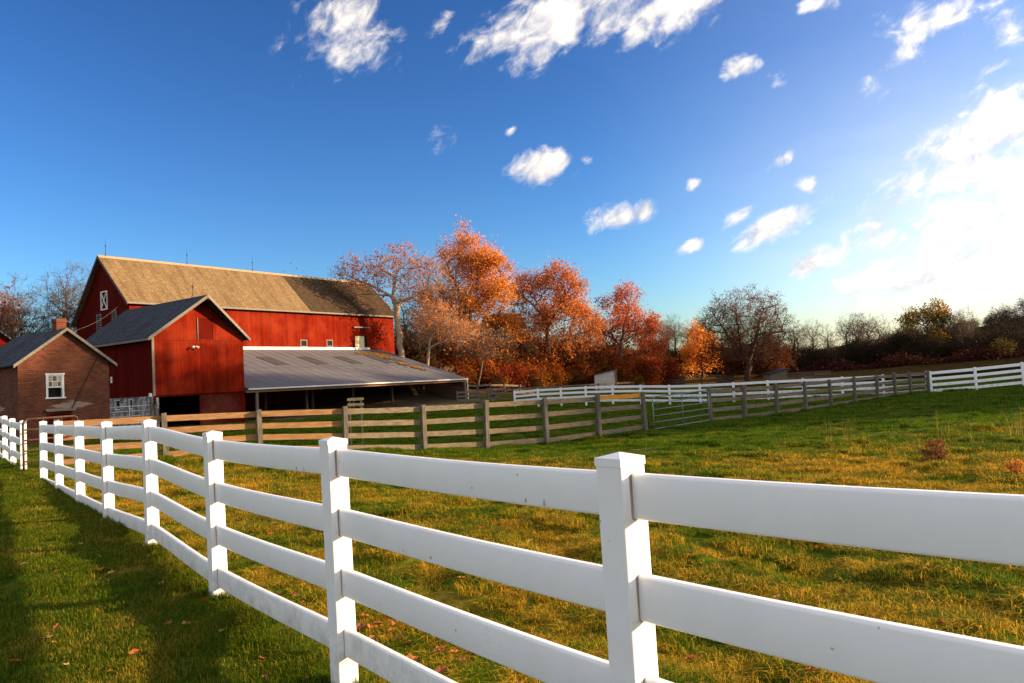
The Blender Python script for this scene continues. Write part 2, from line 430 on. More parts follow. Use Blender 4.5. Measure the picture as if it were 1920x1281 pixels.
BACK = [(-4.4, 71.2, 0.05, 1.75), (-3.6, 74.5, 0.0, 1.7), (-2.5, 78.0, 0.0, 1.7), (-1.1, 82.0, -0.1, 1.7), (0.6, 86.5, -0.2, 1.6), (2.7, 91.0, -0.3, 1.6), (5.5, 96.0, -0.35, 1.4), (9.0, 101.0, -0.35, 1.3), (12.0, 104.0, -0.4, 1.3)]
BACK2 = [(12.2 + 2.3 * i, 105.0 + 0.12 * i, -0.36 + 0.004 * i, 1.25) for i in range(15)]
CTRL = [(x, y, z) for L_ in (NEAR_POSTS, BEYOND_POSTS, WOOD_L, WOOD_R, WHITE_M, WHITE_R, BACK, BACK2) for x, y, z, h in L_]
CTRL += [(0, 0, 0.05), (-4, 4, 0.12), (-8, 6, 0.25), (-6, 10, 0.25), (-12, 12, 0.3), (-3, 1, 0.05), (3, 5, -0.08), (5, 8, -0.12), (7.9, 14.6, -0.2), (3.6, 21.4, -0.36), (12, 18, -0.22), (8, 24, -0.36), (18, 28, -0.3),
         (14, 12, -0.12), (20, 20, -0.1), (0, 14, -0.12), (-4, 16, 0.1), (-21, 32, 0.2), (-19, 35, 0.2), (-16, 30, 0.2), (-22, 46, 0.1), (-18, 51, 0.05), (-20, 48, 0.05), (-10, 63, 0.0), (-4.6, 70, 0.0), (-12, 56, 0.0),
         (-10.9, 75.2, 2.6), (-12.5, 80, 4.6), (-9.5, 77, 2.6), (-7, 80, 2.3), (-5.4, 92, 2.4), (-3.5, 84, 1.5), (4.3, 96, 1.5), (14.4, 103, 0.7), (29, 120, 0.3), (31, 100, -0.2), (-6, 112, 6.0), (-2, 122, 6.5), (8, 125, 4.5), (20, 130, 2.0),
         (-28, 92, 5.5), (-35, 74, 2.5), (-30, 64, 1.0), (-34, 52, 0.8), (-45, 60, 1.5), (-60, 70, 3.0), (-60, 110, 7.0), (-30, 140, 9.0), (0, 160, 8.0), (40, 180, 3.0), (60, 145, 0.6), (76, 125, 1.0), (90, 110, 2.5), (76, 60, 6.0), (76, 44, 5.5), (80, 82, 5.0), (92, 66, 8.0), (88, 30, 2.0),
         (50, 60, 0.0), (40, 75, -0.2), (60, 100, 0.1), (60, 30, 0.2), (40, 20, 0.1), (104, 165, 5.0), (118, 180, 8.5), (95, 190, 6.0), (140, 190, 13.0), (75, 205, 4.0), (120, 215, 9.0), (130, 120, 7.0), (150, 60, 6.0), (150, 0, 4.0), (0, -40, 0.5), (-60, 0, 1.0), (60, -30, 0.5), (60, 260, 6.0), (0, 300, 10.0), (-100, 200, 12.0),
         (200, 260, 9.0), (-150, 60, 8.0), (-120, -100, 5.0), (120, -120, 5.0)]
CA = np.array(CTRL, float)

def ground_smooth(x, y):
    x, y = np.asarray(x, float), np.asarray(y, float)
    sh = x.shape; x, y = x.ravel(), y.ravel(); out = np.empty(len(x))
    for i in range(0, len(x), 20000):
        px, py = x[i:i + 20000, None], y[i:i + 20000, None]
        s = 0.06 * np.hypot(px, py) + 0.35
        w = 1.0 / ((px - CA[:, 0]) ** 2 + (py - CA[:, 1]) ** 2 + s * s) ** 2
        out[i:i + 20000] = (w * CA[:, 2]).sum(1) / w.sum(1)
    return out.reshape(sh)

def fence_side(x, y):
    """signed metres from the near fence line, positive in the pasture"""
    return (x - FENCE_P[0]) * FENCE_U[1] - (y - FENCE_P[1]) * FENCE_U[0]

def ground(x, y):
    x, y = np.asarray(x, float), np.asarray(y, float)
    z = ground_smooth(x, y)
    r = np.hypot(x, y); sd = fence_side(x, y)
    past = np.clip((sd - 0.5) / 1.2, 0, 1)
    fade = np.clip(1.4 - r / 90, 0, 1)
    h = past * ((fbm(x / 0.42, y / 0.42, 3, 2) - 0.5) * 0.21 + (fbm(x / 1.3, y / 1.3, 9) - 0.5) * 0.17)
    # mown lawn with two shallow wheel ruts along the fence
    lawn = 1 - past
    rut = np.exp(-((sd + 1.55) / 0.16) ** 2) + np.exp(-((sd + 3.0) / 0.16) ** 2)
    h = h + lawn * ((fbm(x / 0.8, y / 0.8, 5) - 0.5) * 0.03 - 0.035 * rut * (r < 40))
    return z + h * fade
def gz(x, y): return float(ground(np.array([x]), np.array([y]))[0])

def build_ground():
    na = 720
    r = np.concatenate([[0.0], np.geomspace(0.5, 60, 400), np.geomspace(62, 4200, 80)])
    # finer steps inside the field of view
    th = np.concatenate([np.linspace(-46, 46, 560), np.linspace(46, 314, 161)[1:-1]])
    th = np.radians(th); na = len(th)
    R, T = np.meshgrid(r[1:], th, indexing='ij')
    X, Y = R * np.sin(T), R * np.cos(T)
    Z = ground(X, Y)
    far = np.clip((R - 400) / 1500, 0, 1); Z = Z * (1 - far) + far * 6.0
    V = np.concatenate([[[0, 0, gz(0, 0)]], np.stack([X, Y, Z], -1).reshape(-1, 3)])
    nr = len(r) - 1
    i, j = np.meshgrid(np.arange(nr - 1), np.arange(na), indexing='ij')
    j2 = (j + 1) % na
    F = np.stack([1 + i * na + j, 1 + i * na + j2, 1 + (i + 1) * na + j2, 1 + (i + 1) * na + j], -1).reshape(-1, 4)[:, ::-1]
    me = fast_mesh('ground', V, F, smooth=True)
    t = NT('ground_turf')
    w = t.world()
    big, mid, fine = t.noise(w, 0.16, 5, 0.6), t.noise(w, 1.1, 5, 0.65), t.noise(w, 9, 6, 0.7)
    green = t.ramp(fine, [(0.3, (0.014, 0.030, 0.003)), (0.7, (0.06, 0.105, 0.008))])
    dry = t.ramp(fine, [(0.3, (0.075, 0.05, 0.008)), (0.7, (0.26, 0.17, 0.03))])
    c = t.mix(t.ramp(t.math('ADD', t.math('MULTIPLY', big, 0.5), t.math('MULTIPLY', mid, 0.5)), [(0.46, (0, 0, 0)), (0.62, (0.75, 0.75, 0.75))]), green, dry)
    # leaf litter on the bank behind the barn, brown weeds on the far field
    g = t.new('ShaderNodeNewGeometry'); sp = t.new('ShaderNodeSeparateXYZ'); t.link(g.outputs['Position'], sp.inputs[0])
    def band(v, a, b):
        m = t.new('ShaderNodeMapRange', clamp=True); m.inputs['From Min'].default_value = a; m.inputs['From Max'].default_value = b; t.link(v, m.inputs['Value']); return m.outputs[0]
    def wob(v): return t.math('ADD', v, t.math('MULTIPLY', t.math('SUBTRACT', mid, 0.5), 6.0))
    litter = t.math('MULTIPLY', band(sp.outputs[2], 0.5, 1.1), t.math('MULTIPLY', band(wob(sp.outputs[1]), 66, 74), band(sp.outputs[0], 34, 22)))
    c = t.mix(litter, c, t.ramp(fine, [(0.3, (0.05, 0.014, 0.005)), (0.55, (0.22, 0.055, 0.012)), (0.75, (0.34, 0.12, 0.02))]))
    weeds = t.math('MULTIPLY', band(wob(t.math('ADD', sp.outputs[1], t.math('MULTIPLY', sp.outputs[0], 0.15))), 68, 80), band(sp.outputs[0], 18, 26))
    c = t.mix(weeds, c, t.ramp(mid, [(0.3, (0.012, 0.010, 0.004)), (0.7, (0.036, 0.026, 0.011))]))
    # trampled yard in front of the open shed
    yd = t.math('MULTIPLY', band(wob(sp.outputs[1]), 40, 44), t.math('MULTIPLY', band(t.math('ADD', wob(sp.outputs[0]), t.math('MULTIPLY', sp.outputs[1], -0.55)), -34, -38), band(sp.outputs[1], 76, 70)))
    c = t.mix(yd, c, t.ramp(fine, [(0.3, (0.06, 0.045, 0.028)), (0.7, (0.17, 0.13, 0.085))]))
    t.bump(t.math('ADD', mid, fine), 0.7, 0.05)
    t.base(c, 1.0, 0, 0.0)
    o = obj('ground', me, t.m)
    tag(o, 'grassy farm ground with lawn, pasture and leaf covered bank', 'ground', kind='structure')
    return o
build_ground()

# ------------------------------------------------------------------ fences
M = {}
def m_vinyl():
    t = NT('white_vinyl')
    n = t.noise(t.coord('Object'), 3.0, 7, 0.7); f = t.noise(t.coord('Object', (1, 1, 1)), 60, 2, 0.5)
    c = t.ramp(n, [(0.25, (0.84, 0.85, 0.865)), (0.6, (0.905, 0.91, 0.92))])
    # specks and splashes of soil low on the fence
    g = t.new('ShaderNodeNewGeometry'); sp = t.new('ShaderNodeSeparateXYZ'); t.link(g.outputs['Position'], sp.inputs[0])
    low = t.new('ShaderNodeMapRange'); low.inputs['From Min'].default_value = 0.75; low.inputs['From Max'].default_value = 0.1; t.link(sp.outputs[2], low.inputs['Value'])
    spk = t.math('MULTIPLY', t.ramp(t.math('MULTIPLY', f, n), [(0.36, (0, 0, 0)), (0.42, (1, 1, 1))]), t.math('MULTIPLY', low.outputs[0], 0.55))
    c = t.mix(spk, c, (0.16, 0.13, 0.08))
    dirt = t.math('MULTIPLY', t.math('POWER', low.outputs[0], 1.5), t.ramp(t.noise(t.coord('Object'), 5, 8, 0.75), [(0.42, (0, 0, 0)), (0.70, (0.85, 0.85, 0.85))]))
    c = t.mix(dirt, c, (0.30, 0.29, 0.19))
    spk2 = t.ramp(t.noise(t.coord('Object'), 23, 1, 0.3), [(0.79, (0, 0, 0)), (0.80, (0.6, 0.6, 0.6))])
    c = t.mix(spk2, c, (0.25, 0.2, 0.15))
    return t.base(c, 0.34, 0, 0.45)
M['vinyl'] = m_vinyl()
M['gap'] = m_plain('slot_gap', (0.36, 0.28, 0.22), 0.9)
M['wood'] = m_wood('weathered_fence_wood', (0.055, 0.044, 0.032), (0.26, 0.22, 0.155), (0.25, 0.155, 0.085))
M['post'] = m_wood('weathered_post_wood', (0.045, 0.04, 0.034), (0.19, 0.175, 0.145), (0.16, 0.125, 0.085), 2)
M['warmwood'] = m_wood('warm_fence_wood', (0.14, 0.07, 0.03), (0.36, 0.21, 0.10), (0.32, 0.17, 0.075))
M['orangewood'] = m_wood('new_orange_board', (0.42, 0.17, 0.02), (0.72, 0.36, 0.055), (0.66, 0.30, 0.04))
M['darkwood'] = m_wood('shaded_dark_board', (0.05, 0.036, 0.028), (0.19, 0.145, 0.115), (0.17, 0.10, 0.065))  # shade on the far fences and inside the shed put into the colour
M['galv'] = m_plain('galvanised_pipe', (0.20, 0.22, 0.245), 0.5, 0.4, 0.2, 9)
M['galvpale'] = m_plain('pale_galvanised_pipe', (0.50, 0.52, 0.54), 0.5, 0.1, 0.15, 9)
M['rust'] = m_plain('rusty_iron', (0.07, 0.035, 0.02), 0.8, 0.3, 0.5, 12)

def round_rect(w, h, r, k=3):
    pts = []
    for cx, cy, a0 in ((w / 2 - r, h / 2 - r, 0), (-w / 2 + r, h / 2 - r, 90), (-w / 2 + r, -h / 2 + r, 180), (w / 2 - r, -h / 2 + r, 270)):
        for i in range(k + 1):
            a = rad(a0 + 90 * i / k); pts.append((cx + r * math.cos(a), cy + r * math.sin(a)))
    return pts

PW, RW, RH, PER = 0.127, 0.045, 0.165, 0.36
def vinyl_post_mesh(h):
    """post shaft with softened edges, origin on the ground"""
    mb = MB(); pr = round_rect(PW, PW, 0.006, 2)
    mb.prism(pr, 'z', -0.25, h - 0.045)
    return mb.mesh('post')
def cap_mesh():
    mb = MB(); a = PW / 2 + 0.002; z0, z1, z2 = -0.03, 0.0, 0.018
    mb.add([(-a, -a, z0), (a, -a, z0), (a, a, z0), (-a, a, z0), (-a, -a, z1), (a, -a, z1), (a, a, z1), (-a, a, z1), (0, 0, z2)],
           [(3, 2, 1, 0), (0, 1, 5, 4), (1, 2, 6, 5), (2, 3, 7, 6), (3, 0, 4, 7), (4, 5, 8), (5, 6, 8), (6, 7, 8), (7, 4, 8)])
    return mb.mesh('post_cap')
CAP = cap_mesh()

def catmull(p0, p1, p2, p3, t):
    return 0.5 * ((2 * p1) + (-p0 + p2) * t + (2 * p0 - 5 * p1 + 4 * p2 - p3) * t * t + (-p0 + 3 * p1 - 3 * p2 + p3) * t ** 3)

def vinyl_fence(name, label, posts, near=False, per=PER, n_rails=4, first=True, stub=None):
    root = empty(name, (posts[0][0], posts[0][1], posts[0][2]), 0, label, 'fence', 'white vinyl fences')
    ox, oy, oz = posts[0][:3]
    P = [(x - ox, y - oy, z - oz, z + (t - z) - oz if near else z + t - oz) for x, y, z, t in posts]   # local, last item is the top
    for i, (x, y, z, top) in enumerate(P):
        a = P[max(0, i - 1)]; b = P[min(len(P) - 1, i + 1)]
        rz = math.atan2(b[1] - a[1], b[0] - a[0])
        h = top - z
        po = obj('post', vinyl_post_mesh(h), M['vinyl'], root, (x, y, z), (rad(random.uniform(-.5, .5)), rad(random.uniform(-.5, .5)), rz))
        obj('post_cap', CAP, M['vinyl'], po, (0, 0, h - 0.018))
        if near and 1 <= i <= 7:
            # dark joint where each rail enters the post
            for k in range(n_rails):
                zc = h - 0.075 - RH / 2 - per * k
                sl = MB(); pr = round_rect(RW + 0.0024, RH + 0.0024, 0.012, 3)
                sl.prism(pr, 'x', -PW / 2 - 0.0012, -PW / 2 + 0.002)
                sl.prism(pr, 'x', PW / 2 - 0.002, PW / 2 + 0.0012)
                sl.build('rail_slot', M['gap'], po).location = (0, 0, zc)
    prof = round_rect(RW, RH, 0.012, 3); npf = len(prof)
    for i in range(len(P) - 1):
        a, b = P[i], P[i + 1]
        am, bp = P[max(0, i - 1)], P[min(len(P) - 1, i + 2)]
        dx, dy = b[0] - a[0], b[1] - a[1]; ln = math.hypot(dx, dy); ux, uy = dx / ln, dy / ln
        seg = 8 if near else 1
        for k in range(n_rails):
            vs, fs = [], []
            for s in range(seg + 1):
                t = s / seg
                zt = catmull(am[3], a[3], b[3], bp[3], t) if near else a[3] * (1 - t) + b[3] * t
                zc = zt - 0.075 - RH / 2 - per * k - (0.006 * math.sin(math.pi * t) if near else 0)
                if per < PER: zc = zt - 0.05 - RH / 2 - per * k
                for (py, pz) in prof:
                    vs.append((dx * t - uy * py, dy * t + ux * py, zc + pz - a[3]))
            for s in range(seg):
                for q in range(npf):
                    q2 = (q + 1) % npf
                    fs.append((s * npf + q, s * npf + q2, (s + 1) * npf + q2, (s + 1) * npf + q))
            fs = [f[::-1] for f in fs]
            me = bpy.data.meshes.new('rail'); me.from_pydata(vs, [], fs); me.update()
            if near: me.shade_smooth()
            obj('rail', me, M['vinyl'], root, (a[0], a[1], a[3]))
    return root

near = [(x, y, z, t) for x, y, z, t in NEAR_POSTS]
vinyl_fence('vinyl_fence', 'long white vinyl four rail fence between the mown lawn and the pasture', near, near=True)
vinyl_fence('vinyl_fence', 'white vinyl fence run past the dark iron gate, beside the lawn', BEYOND_POSTS, near=True)
vinyl_fence('vinyl_fence', 'white vinyl four rail fence crossing the paddock behind the weathered board fence', WHITE_M, per=0.33)
vinyl_fence('vinyl_fence', 'white vinyl fence carrying on from the end of the weathered board fence', WHITE_R, per=0.335)
vinyl_fence('vinyl_fence', 'short white vinyl fence by the side wall of the brick building', [(-29.4, 39.0, 0.5, 1.5), (-27.9, 39.5, 0.55, 1.5), (-26.45, 40.0, 0.6, 1.5), (-25.8, 40.25, 0.6, 1.45)], per=0.345)

# ---- board fences
def board_mesh(L, h, th):
    mb = MB(); n = 7
    rr = random.Random(int(L * 1000 + h * 100))
    # wavy sawn edges
    for i in range(n):
        x0, x1 = -L / 2 + L * i / n, -L / 2 + L * (i + 1) / n
        if i == 0: t0, b0 = h / 2, -h / 2
        t1, b1 = h / 2 + rr.uniform(-.006, .006), -h / 2 + rr.uniform(-.006, .006)
        mb.hexa([(x0, -th / 2, b0), (x1, -th / 2, b1), (x1, th / 2, b1), (x0, th / 2, b0)], [(x0, -th / 2, t0), (x1, -th / 2, t1), (x1, th / 2, t1), (x0, th / 2, t0)])
        t0, b0 = t1, b1
    return mb.mesh('board')
def post_mesh(w, h):
    mb = MB(); a = w / 2
    mb.hexa([(-a, -a, -0.3), (a, -a, -0.3), (a, a, -0.3), (-a, a, -0.3)], [(-a * .95, -a, h - .015), (a * .95, -a, h), (a * .95, a, h + .01), (-a * .95, a, h - .006)])
    return mb.mesh('post')
BM = [board_mesh(2.42 + 0.01 * i, 0.155, 0.028) for i in range(4)]

def board_fence(name, label, posts, mat='wood', pmat='post', n=4, per=0.39, bh=0.155, pw=0.13, side=1, special=None, top=0.07, group='weathered board fences'):
    ox, oy, oz, _ = posts[0]
    root = empty(name, (ox, oy, oz), 0, label, 'fence', group)
    for x, y, z, h in posts:
        k = posts.index((x, y, z, h)); q = posts[min(k + 1, len(posts) - 1)]; p = posts[max(k - 1, 0)]
        rz = math.atan2(q[1] - p[1], q[0] - p[0])
        obj('post', post_mesh(pw, h + random.uniform(-.02, .03)), M[pmat], root, (x - ox, y - oy, z - oz), (rad(random.uniform(-1.5, 1.5)), rad(random.uniform(-1.5, 1.5)), rz))
    for i in range(len(posts) - 1):
        a, b = posts[i], posts[i + 1]
        dx, dy = b[0] - a[0], b[1] - a[1]; ln = math.hypot(dx, dy); rz = math.atan2(dy, dx)
        nx, ny = -dy / ln * side, dx / ln * side
        off = pw / 2 + 0.018
        for k in range(n):
            za = a[2] + a[3] - top - bh / 2 - per * k * (a[3] / 1.5); zb = b[2] + b[3] - top - bh / 2 - per * k * (b[3] / 1.5)
            if min(za - a[2], zb - b[2]) < 0.06: continue
            za += random.uniform(-.015, .015); zb += random.uniform(-.015, .015)
            pit = math.atan2(zb - za, ln)
            mm = special.get((i, k), mat) if special else mat
            me = BM[(i + k) % 4]
            if mm != mat or (me.materials and me.materials[0] != M[mm]):
                key = 'b_%s_%d' % (mm, (i + k) % 4)
                if key not in M:
                    c = me.copy(); c.materials.clear(); c.materials.append(M[mm]); M[key] = c
                me = M[key]
            o = obj('board', me, M[mm], root, ((a[0] + b[0]) / 2 - ox + nx * off, (a[1] + b[1]) / 2 - oy + ny * off, (za + zb) / 2 - oz), (0, -pit, rz))
            o.scale = (ln / 2.44, 1, bh / 0.155)
    return root
sp = {(7, 0): 'orangewood'}
for i in range(3):  # sunlit warmth of the leftmost bays put into the board colour
    for k in range(4): sp[(i, k)] = 'warmwood'
board_fence('board_fence', 'weathered four board fence from the white fence to the pipe gate', WOOD_L, special=sp)
board_fence('board_fence', 'grey weathered board fence from the gate to the white corner post', WOOD_R)
sp2 = {(5, 0): 'orangewood', (5, 2): 'orangewood', (6, 0): 'orangewood', (6, 2): 'orangewood', (8, 0): 'orangewood', (8, 2): 'orangewood', (9, 0): 'orangewood', (9, 2): 'orangewood', (13, 1): 'warmwood', (12, 2): 'warmwood', (11, 2): 'warmwood'}
board_fence('board_fence', 'shaded dark board fence running uphill from the open shed to the leafy bank', BACK, 'darkwood', 'darkwood', 4, 0.40, 0.19, 0.14)
board_fence('board_fence', 'far board fence with some bright new boards under the round bare tree', BACK2, 'darkwood', 'darkwood', 3, 0.40, 0.22, 0.16, special=sp2)
# second pen fence seen through the white one
board_fence('board_fence', 'low dark pen fence on the bank side of the paddock', [(-2.6 + 2.45 * i, 72.5 + 2.9 * i, -0.05 - .03 * i, 1.25) for i in range(8)], 'darkwood', 'darkwood', 3, 0.42, 0.17, 0.13)
# small board gate beside the open shed
board_fence('board_gate', 'small grey board gate between posts at the corner of the open shed', [(-5.05, 66.6, 0.0, 1.2), (-3.1, 66.9, 0.0, 1.2)], 'wood', 'post', 3, 0.42, 0.13, 0.14, side=-1, group='gates')['category'] = 'gate'

# ---- tubular farm gates
def pipe_gate(name, label, a, b, za, zb, h, bars, mat, r=0.02, uprights=2, lean=0.0, curve=True):
    ax, ay = a; bx, by = b; dx, dy = bx - ax, by - ay; ln = math.hypot(dx, dy)
    root = empty(name, (ax, ay, za), math.atan2(dy, dx), label, 'gate', 'gates')
    sl = zb - za
    fr = MB(); rr = 0.12
    fr.pipe([(0, 0, 0.02), (0, 0, h - rr), (0.04, 0, h - 0.035), (rr, 0, h), (ln - rr, 0, h + sl), (ln - 0.04, 0, h + sl - 0.035), (ln, 0, h + sl - rr), (ln, 0, sl + 0.02), (0, 0, 0.02)], r, 8)
    fr.build('gate_frame', M[mat], root, True)
    for k in range(bars):
        z = 0.02 + (h - 0.02) * (k + 1) / (bars + 1)
        mb = MB(); mb.bar((0, 0, z), (ln, 0, z + sl), r * 0.8, 8); mb.build('bar', M[mat], root, True)
    for k in range(uprights):
        x = ln * (k + 1) / (uprights + 1)
        mb = MB(); mb.bar((x, -r, 0.02 + sl * x / ln), (x, -r, h + sl * x / ln), r * 0.7, 6); mb.build('upright', M[mat], root, True)
    return root
pipe_gate('pipe_gate', 'grey tubular steel gate in the gap of the weathered board fence', (5.15, 28.55), (7.82, 30.75), -0.30, -0.22, 1.22, 4, 'galv', 0.022, 1)
pipe_gate('pipe_gate', 'pale tubular gate between the brick building and the red barn', (-23.6, 43.9), (-21.7, 45.2), 0.10, 0.12, 1.45, 4, 'galvpale', 0.03, 1)
pipe_gate('iron_gate', 'dark rusty iron gate swung open between the white fence runs', (-11.2, 17.25), (-10.9, 18.9), 0.32, 0.32, 1.22, 4, 'rust', 0.024, 2)

# ------------------------------------------------------------------ barns
BAZ = rad(55)                       # all farm buildings share this heading: local x along the long wall, y into the building
ex, ey = (math.cos(BAZ), math.sin(BAZ)), (-math.sin(BAZ), math.cos(BAZ))
B0 = (-21.89, 46.0)
def L2W(x, y, z=0.0): return (B0[0] + ex[0] * x + ey[0] * y, B0[1] + ex[1] * x + ey[1] * y, z)

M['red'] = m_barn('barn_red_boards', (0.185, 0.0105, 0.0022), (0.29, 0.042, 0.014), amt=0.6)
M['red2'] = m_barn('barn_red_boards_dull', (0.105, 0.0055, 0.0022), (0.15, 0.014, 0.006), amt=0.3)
M['reddoor'] = m_barn('barn_red_door', (0.11, 0.010, 0.005), (0.22, 0.085, 0.055), (3, 3, 3), 0.5)
M['trim'] = m_plain('weathered_trim', (0.165, 0.145, 0.12), 0.7, 0, 0.25, 9)
M['white'] = m_plain('white_paint', (0.72, 0.71, 0.68), 0.55, 0, 0.12, 5)
M['roof_tan'] = m_shingle('tan_shingles', (0.235, 0.165, 0.088), (0.185, 0.125, 0.066), (0.085, 0.056, 0.03), 0.30, 0.17, (0.105, 0.066, 0.036))
M['roof_dark'] = m_shingle('dark_shingles', (0.075, 0.050, 0.030), (0.042, 0.028, 0.018), (0.02, 0.015, 0.010), 0.34, 0.2, (0.06, 0.045, 0.03))
M['roof_slate'] = m_shingle('slate_blue_shingles', (0.070, 0.082, 0.105), (0.046, 0.054, 0.070), (0.018, 0.02, 0.026), 0.30, 0.15, (0.036, 0.042, 0.052))
M['black'] = m_plain('dark_interior', (0.012, 0.010, 0.009), 0.95, 0, 0.3)
M['iron'] = m_plain('dark_iron', (0.06, 0.06, 0.065), 0.5, 0.7, 0.3)
def m_glass():
    t = NT('window_glass'); return t.base((0.02, 0.025, 0.03), 0.08, 0, 0.6)
M['glass'] = m_glass()
def m_stone():
    t = NT('whitewashed_stone'); v = t.new('ShaderNodeTexVoronoi', feature='DISTANCE_TO_EDGE'); v.inputs['Scale'].default_value = 3.2
    t.link(t.coord('Object', (1, 1, 1.6)), v.inputs['Vector'])
    n = t.noise(t.coord('Object'), 2.2, 6, 0.65)
    c = t.mix(t.ramp(n, [(0.44, (0, 0, 0)), (0.56, (1, 1, 1))]), t.ramp(v.outputs[0], [(0.0, (0.20, 0.19, 0.18)), (0.12, (0.42, 0.42, 0.43))]), (0.13, 0.11, 0.09))
    t.bump(v.outputs[0], 0.6, 0.04)
    return t.base(c, 0.9, 0, 0.2)
M['stone'] = m_stone()
def m_brick():
    t = NT('old_brick'); tc = t.new('ShaderNodeTexCoord')
    br = t.new('ShaderNodeTexBrick'); br.offset = 0.5
    t.link(tc.outputs['UV'], br.inputs['Vector'])
    for k, v in (('Scale', 1.0), ('Brick Width', 0.235), ('Row Height', 0.082), ('Mortar Size', 0.010), ('Mortar Smooth', 0.2), ('Bias', 0.0)): br.inputs[k].default_value = v
    br.inputs['Color1'].default_value = (0.19, 0.060, 0.030, 1); br.inputs['Color2'].default_value = (0.11, 0.034, 0.019, 1); br.inputs['Mortar'].default_value = (0.055, 0.040, 0.032, 1)
    n = t.noise(tc.outputs['UV'], 1.3, 6, 0.65); f = t.noise(tc.outputs['UV'], 18, 4, 0.6)
    c = t.mix(t.ramp(n, [(0.45, (0, 0, 0)), (0.8, (0.7, 0.7, 0.7))]), br.outputs['Color'], (0.22, 0.088, 0.042))
    c = t.mix(0.5, c, t.ramp(f, [(0.3, (0.4, 0.4, 0.4)), (0.7, (1.5, 1.5, 1.5))]), 'MULTIPLY')
    # spalled pale mortar over the door
    sp = t.new('ShaderNodeSeparateXYZ'); t.link(tc.outputs['UV'], sp.inputs[0])
    mpx = t.new('ShaderNodeMapping'); mpx.inputs['Scale'].default_value = (.45, 2.2, 1); t.link(tc.outputs['UV'], mpx.inputs[0])
    dx = t.math('MULTIPLY', t.math('ABSOLUTE', t.math('SUBTRACT', sp.outputs[0], 2.2)), 0.75)
    dz = t.math('MULTIPLY', t.math('ABSOLUTE', t.math('SUBTRACT', sp.outputs[1], 1.62)), 3.2)
    pt = t.math('SUBTRACT', t.math('ADD', 0.10, t.math('MULTIPLY', t.noise(mpx.outputs[0], 5, 5, 0.7), 1.6)), t.math('ADD', dx, dz), True)
    c = t.mix(t.math('MULTIPLY', t.math('GREATER_THAN', pt, 0.22), 0.6), c, (0.42, 0.33, 0.25))
    t.bump(t.math('ADD', t.math('MULTIPLY', br.outputs['Fac'], -1.0), f), 0.6, 0.02)
    return t.base(c, 0.92, 0, 0.15)
M['brick'] = m_brick()
def m_metalroof():
    t = NT('faded_metal_roof'); n = t.noise(t.coord('Object', (0.35, 0.12, 0.35)), 4, 6, 0.65); f = t.noise(t.coord('Object'), 14, 4, 0.7)
    c = t.ramp(n, [(0.3, (0.082, 0.084, 0.096)), (0.55, (0.128, 0.128, 0.142)), (0.72, (0.12, 0.095, 0.092))])
    c = t.mix(t.ramp(f, [(0.60, (0, 0, 0)), (0.74, (0.8, 0.8, 0.8))]), c, (0.10, 0.055, 0.038))
    c = t.mix(t.math('MULTIPLY', t.random(), 0.55), c, (0.095, 0.092, 0.10))
    return t.base(c, 0.6, 0.0, 0.3)
M['metal'] = m_metalroof()
M['fibre'] = m_plain('dull_fibreglass_panel', (0.052, 0.052, 0.056), 0.6, 0, 0.3, 4)
M['litter'] = m_plain('leaf_litter', (0.20, 0.10, 0.022), 0.9, 0, 0.5, 25)
M['paleyellow'] = m_plain('pale_cream_door', (0.72, 0.62, 0.36), 0.6, 0, 0.12, 4)

def boards_x(parent, x0, x1, y, zb, zt, w, mat, holes=(), th=0.03, name='board', rnd=0.012):
    """vertical boards on a wall that runs along x; zb, zt are functions of x; holes are (x0, x1, z0, z1)"""
    n = max(1, round((x1 - x0) / w)); w = (x1 - x0) / n
    for i in range(n):
        a, b = x0 + i * w + 0.003, x0 + (i + 1) * w - 0.003; c = (a + b) / 2
        spans = [(None, None)]
        for hx0, hx1, hz0, hz1 in holes:
            if hx0 < c < hx1:
                new = []
                for lo, hi in spans:
                    l_, h_ = (zb(c) if lo is None else lo), (zt(c) if hi is None else hi)
                    if hz0 > l_ and hz1 < h_: new += [(lo, hz0), (hz1, hi)]
                    elif hz1 >= h_ and hz0 > l_: new.append((lo, hz0))
                    elif hz0 <= l_ and hz1 < h_: new.append((hz1, hi))
                    else: new.append((lo, hi))
                spans = new
        dy = random.uniform(-rnd, 0)
        for lo, hi in spans:
            bl, br_ = (zb(a), zb(b)) if lo is None else (lo, lo)
            tl, tr = (zt(a), zt(b)) if hi is None else (hi, hi)
            if tl - bl < 0.03: continue
            mb = MB(); y0, y1 = y + dy, y + dy + th
            mb.hexa([(a, y0, bl), (b, y0, br_), (b, y1, br_), (a, y1, bl)], [(a, y0, tl), (b, y0, tr), (b, y1, tr), (a, y1, tl)])
            mb.build(name, mat, parent)
def boards_y(parent, y0, y1, x, zb, zt, w, mat, holes=(), th=0.03, name='board', rnd=0.012):
    n = max(1, round((y1 - y0) / w)); w = (y1 - y0) / n
    for i in range(n):
        a, b = y0 + i * w + 0.003, y0 + (i + 1) * w - 0.003; c = (a + b) / 2
        spans = [(zb(c), None)]
        for hy0, hy1, hz0, hz1 in holes:
            if hy0 < c < hy1: spans = [(zb(c), hz0), (hz1, None)]
        dx = random.uniform(-rnd, 0)
        for lo, hi in spans:
            tl, tr = (zt(a), zt(b)) if hi is None else (hi, hi)
            if tl - lo < 0.03: continue
            mb = MB(); xa, xb = x + dx, x + dx + th
            mb.hexa([(xa, a, lo), (xb, a, lo), (xb, b, lo), (xa, b, lo)], [(xa, a, tl), (xb, a, tl), (xb, b, tr), (xa, b, tr)])
            mb.build(name, mat, parent)

